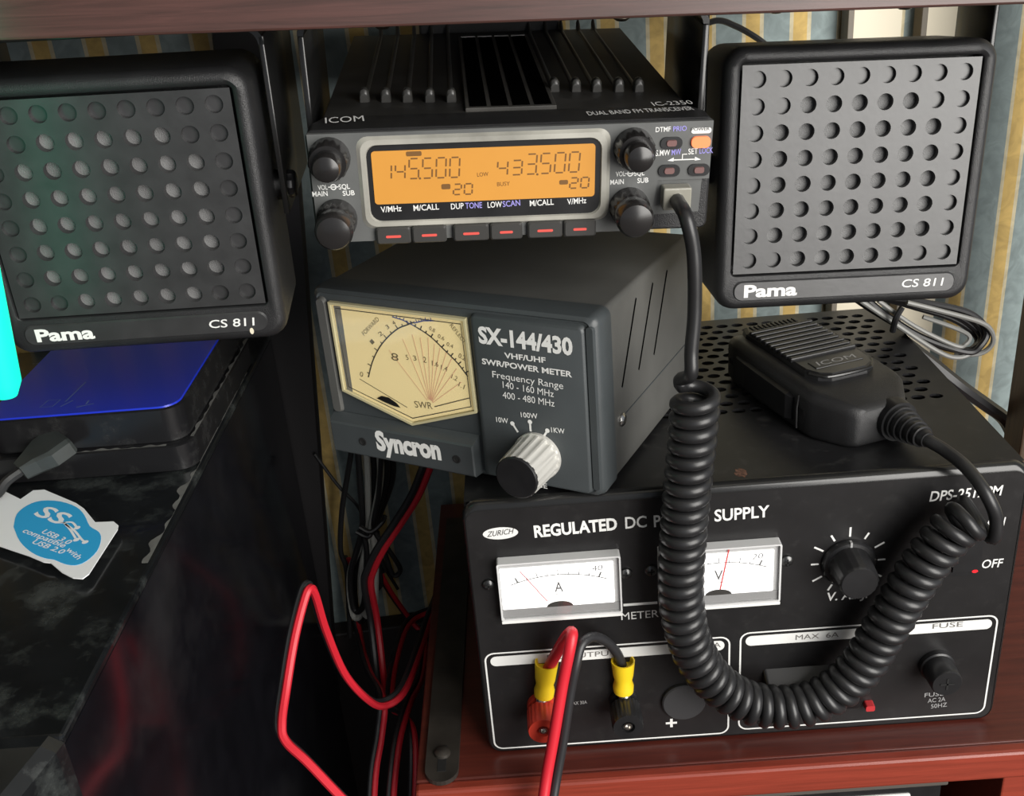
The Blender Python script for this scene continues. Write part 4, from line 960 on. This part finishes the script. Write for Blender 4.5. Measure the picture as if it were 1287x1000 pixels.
for pts in (((76, 657), (90, 656), (97, 663)), ((80, 656), (88, 665), (95, 676)), ((82, 658), (94, 667), (103, 678), (109, 681))):
    tr.strip([(p.x, p.y) for p in bez([(*TGF.uv(*p, -.6), 0) for p in pts], 4)], 0.9, -0.6)
for p in ((97, 663), (96, 678), (107, 681)): tr.disc(*TGF.uv(*p, -.6), -0.62, 1.3, 10)
tr.build('tag_symbol', TAGW, tg)

# ================================================================== CABLES
def twin(label, pts, r=1.7, off=None, cat='cable', names=('red_wire', 'black_wire'), mats=None, sep=1.0, seg=8, n=8):
    t_ = thing('twin_cable', label, cat, Fr((0, 0, 0)), 'red and black twin cables')
    P_ = bez(pts, n); off = Vector(off or (0.9, 0.2, 0.0)).normalized() * r * sep
    MB().tube([p - off for p in P_], r, seg).build('red_wire', REDW, t_, True)
    MB().tube([p + off for p in P_], r, seg).build('black_wire', BLKW, t_, True)
    return t_
# leads on the binding posts: crimp sleeves and ring lugs, then one twin run down out of frame
lead_t = thing('twin_cable', 'red and black twin cable clamped under the binding posts by yellow crimps', 'cable', Fr((0, 0, 0)), 'red and black twin cables')
for (x, z), tip in (((rx, rz_), (686, 852)), ((bx_, bz_), (782, 850))):
    c = PF.to(x, yP - 4.6, z)
    e1 = ony(*tip, 362.5); dd = (e1 - c); 
    MB().lathe(c + Vector((0, 0, 4)), dd, [(2.6, 0), (3.0, 3), (2.2, 5)], 14).build('ring_lug', CHROME, lead_t, True)
    s0 = c + dd.normalized() * 8; ax_ = (ony(tip[0] + 1, tip[1] - 20, 361.5) - s0)
    MB().lathe(s0, ax_, [(4.4, 0), (4.6, 3), (3.8, 6), (4.5, 9), (5.2, ax_.length), (4.6, ax_.length), (4.2, ax_.length - 3), (0.3, ax_.length - 3)], 20).build('crimp_sleeve', YEL, lead_t, True)
r_s = ony(688, 842, 362); k_s = ony(782, 836, 362)
redp = [r_s, ony(697, 825, 358), ony(712, 800, 352), ony(719, 795, 347), ony(716, 815, 343), ony(707, 860, 341), ony(697, 920, 337), ony(688, 970, 333), ony(682, 1010, 328), ony(675, 1060, 322)]
blkp = [k_s, ony(775, 820, 360), ony(762, 806, 357), ony(745, 800, 353), ony(731, 810, 348), ony(724, 835, 344), ony(717, 870, 342), ony(708, 930, 338), ony(700, 975, 334), ony(694, 1012, 329), ony(687, 1060, 323)]
MB().tube(bez(redp, 8), 2.5, 10).build('red_wire', REDW, lead_t, True)
MB().tube(bez(blkp, 8), 2.15, 10).build('black_wire', BLKW, lead_t, True)
# the bright bent twin cable between case and cabinet
twin('red and black twin cable bent into a sharp peak between case and cabinet', [ony(470, 1040, 318), ony(430, 1002, 322), ony(385, 955, 328), ony(357, 928, 333), ony(352, 905, 338), ony(358, 860, 350), ony(368, 800, 362), ony(380, 752, 372), ony(387, 737, 376), ony(394, 745, 380), ony(408, 790, 392), ony(432, 845, 405), ony(462, 878, 415), ony(482, 884, 420), ony(505, 868, 430), ony(523, 825, 470), ony(538, 780, 530), ony(550, 748, 575), ony(556, 738, 580)], 1.9, (-0.55, 0.83, 0.0))
twin('red and black twin cable coming down from behind the power meter', [ony(545, 560, 500), ony(534, 592, 500), ony(520, 625, 502), ony(498, 660, 505), ony(478, 690, 508), ony(466, 715, 512), ony(462, 735, 516), ony(470, 780, 520), ony(478, 850, 500), ony(482, 885, 470)], 2.1, (-0.8, -0.3, 0.25))
k = 0
for pts, lab in (([(462, 690, 562), (488, 740, 566), (516, 780, 572), (532, 802, 560), (528, 850, 500), (514, 880, 450), (500, 930, 420), (492, 1000, 400), (490, 1060, 390)], 'dim twin cable hanging furthest right in the gap beside the cabinet'),
                 ([(436, 700, 566), (450, 790, 560), (462, 840, 500), (480, 875, 440), (478, 920, 425), (470, 970, 410), (466, 1040, 395)], 'dim twin cable hanging furthest left in the gap beside the cabinet'),
                 ([(560, 760, 578), (515, 780, 560), (496, 830, 510), (490, 885, 462), (504, 896, 446), (517, 915, 430), (520, 960, 415), (516, 1050, 400)], 'dim twin cable hanging in the middle of the gap beside the cabinet')):
    twin(lab, [ony(a, b, c) for a, b, c in pts], 1.6, (-0.7, 0.6, 0.1))

def cable(name, label, pts, r, m_, cat='cable', n=8, group=None):
    o = MB().tube(bez(pts, n), r, 8).build(name, m_, None, True); return tag(o, label, cat, group)
# bundle hanging behind the power meter
bd = thing('cable_bundle', 'tied bundle of black and pale cables hanging below the power meter', 'cable', Fr((0, 0, 0)))
def strand(pts, r, m_): MB().tube(bez(pts, 7), r, 8).build('strand', m_, bd, True)
for i, (x0, x1, x2, y2, mm) in enumerate(((452, 455, 447, 765, CABLE), (462, 460, 446, 772, CABLEG), (470, 463, 452, 776, CABLE), (478, 466, 460, 770, CABLEG), (486, 468, 468, 740, CABLE), (493, 471, 474, 720, CABLE))):
    Y = 548 + (i % 3) * 4
    strand([ony(x0 - 4, 540, Y), ony(x0, 600, Y), ony(x1, 665, Y), ony(x2 - 6, 720, Y), ony(x2 - 2, y2, Y), ony(x2 + 10, y2 - 6, Y - 3), ony(x1 + 6, 700, Y - 3), ony(x1 + 2, 668, Y - 2)], 1.9 + 0.2 * (i % 2), mm)
strand([ony(480, 560, 545), ony(476, 620, 545), ony(470, 664, 545), ony(488, 690, 545), ony(503, 715, 546), ony(494, 722, 546), ony(484, 695, 545)], 1.6, CABLE)
MB().tube(bez([ony(452, 662, 540), ony(466, 668, 538), ony(480, 657, 540), ony(484, 648, 544)], 6), 1.5, 8).build('tie', BLKS, bd, True)
MB().tube(bez([ony(448, 668, 540), ony(462, 674, 538), ony(468, 668, 540)], 6), 1.5, 8).build('tie', BLKS, bd, True)
cable('thin_cable', 'thin black cable slanting across the wallpaper left of the tied bundle', [ony(395, 570, 560), ony(425, 610, 562), ony(452, 640, 564), ony(470, 690, 566), ony(500, 740, 566)], 1.1, CABLE)
cable('hanging_cable', 'thin black cable hanging down the wallpaper beside the computer case', [ony(445, 545, 556), ony(438, 590, 558), ony(430, 640, 560), ony(428, 690, 560), ony(436, 720, 560), ony(440, 800, 556)], 1.7, CABLE)
# looped bundle behind the right speaker
rb_ = thing('cable_bundle', 'looped black cable tied up behind the microphone under the right speaker', 'cable', Fr((0, 0, 0)))
YB = 505
MIDG = mat('mid_grey_cable', (0.17, 0.17, 0.16), 0.4)
def st2(pts, r=1.9, mm=CABLE): MB().tube(bez(pts, 8), r, 8).build('strand', mm, rb_, True)
for i in range(4):
    o_ = i * 5.0; Yq = YB - i * 2.5
    st2([ony(1070 + o_, 372, Yq), ony(1100 + o_, 392 + o_ * .3, Yq), ony(1145 + o_, 418 + o_ * .4, Yq), ony(1185 + o_ * 2, 436 + i * 2, Yq), ony(1218 + i * 5, 440 - i * 2, Yq), ony(1228 + i * 4, 424 - i * 3, Yq + 3), ony(1200 + i * 6, 402 - i * 3, Yq + 4), ony(1150 + i * 4, 386 - i * 2, Yq + 4), ony(1100, 372, Yq + 4)], 1.7)
st2([ony(1082, 378, YB - 9), ony(1118, 402, YB - 9), ony(1178, 441, YB - 9), ony(1205, 449, YB - 8), ony(1228, 440, YB - 6)], 1.3, MIDG)
st2([ony(1104, 378, YB - 11), ony(1150, 410, YB - 11), ony(1200, 434, YB - 11), ony(1214, 432, YB - 11), ony(1218, 422, YB - 10), ony(1200, 412, YB - 8), ony(1160, 398, YB - 6)], 1.2, MIDG)
st2([ony(1140, 380, YB - 11), ony(1180, 390, YB - 11), ony(1230, 404, YB - 9), ony(1246, 416, YB - 8), ony(1247, 432, YB - 7), ony(1232, 444, YB - 6), ony(1200, 446, YB - 5)], 1.3, MIDG)
MB().tube(bez([ony(1134, 386, YB - 14), ony(1126, 400, YB - 15), ony(1122, 416, YB - 12)], 6), 1.6, 8).build('tie', BLKS, rb_, True)
cable('mains_cable', 'thick black cable sloping down behind the right side of the power supply', [ony(1120, 418, 556), ony(1165, 452, 556), ony(1205, 484, 553), ony(1240, 509, 560), ony(1262, 526, 570), ony(1275, 550, 574)], 4.2, CABLE)
cable('thin_cable', 'thin black cable arching over the wallpaper above the right speaker', [ony(868, 40, 575), ony(900, 26, 578), ony(925, 33, 580), ony(950, 47, 580), ony(970, 62, 580)], 1.6, CABLE)
# cream boards against the wall and a dark adapter
for a, b, lab in ((1066, 1130, 'cream board against the wall above the right speaker, nearer the radio'), (1157, 1207, 'cream board against the wall above the right speaker, nearer the shelf end')):
    q0, q1 = ony(a, 20, 598), ony(b, 20, 598); Yw = 604 + 0.1 * q0.x
    fr = Fr((q0.x * Yw / 598, Yw - 9, -330), rot(0.10)); wd = (q1.x - q0.x) * Yw / 598
    cb = thing('cream_board', lab, 'board', fr, 'cream boards on the wall')
    MB().box(0, wd, 0, 8, 0, 330, 0.8).build('panel', CREAMW, cb)
    MB().box(-3.5, 0, -2, 8, 0, 330, 0.4).build('edge_strip', mat('grey_brown_edge', (0.16, 0.14, 0.11), 0.6), cb)
xl_, xr_ = ony(270, 45, 572).x - 54, ony(390, 440, 572).x - 38   # the board leans to the right as it rises
m_ = MB(); m_.xf = None
o = m_.rr([(0, xl_, xr_, 0, 622, 14), (1.5, xl_ - 1, xr_ + 1, -0.0, 623, 15), (9, xl_ - 1, xr_ + 1, 0, 623, 15)], 6).build('tall_board', mat('dull_black_board', (0.010, 0.009, 0.010), 0.5), None, True)
tag(o, 'tall dull black board standing against the wall behind the left speaker', 'board', None, Fr((0, 567, -677.5), rot(0.03, 0.0, 0.09)))
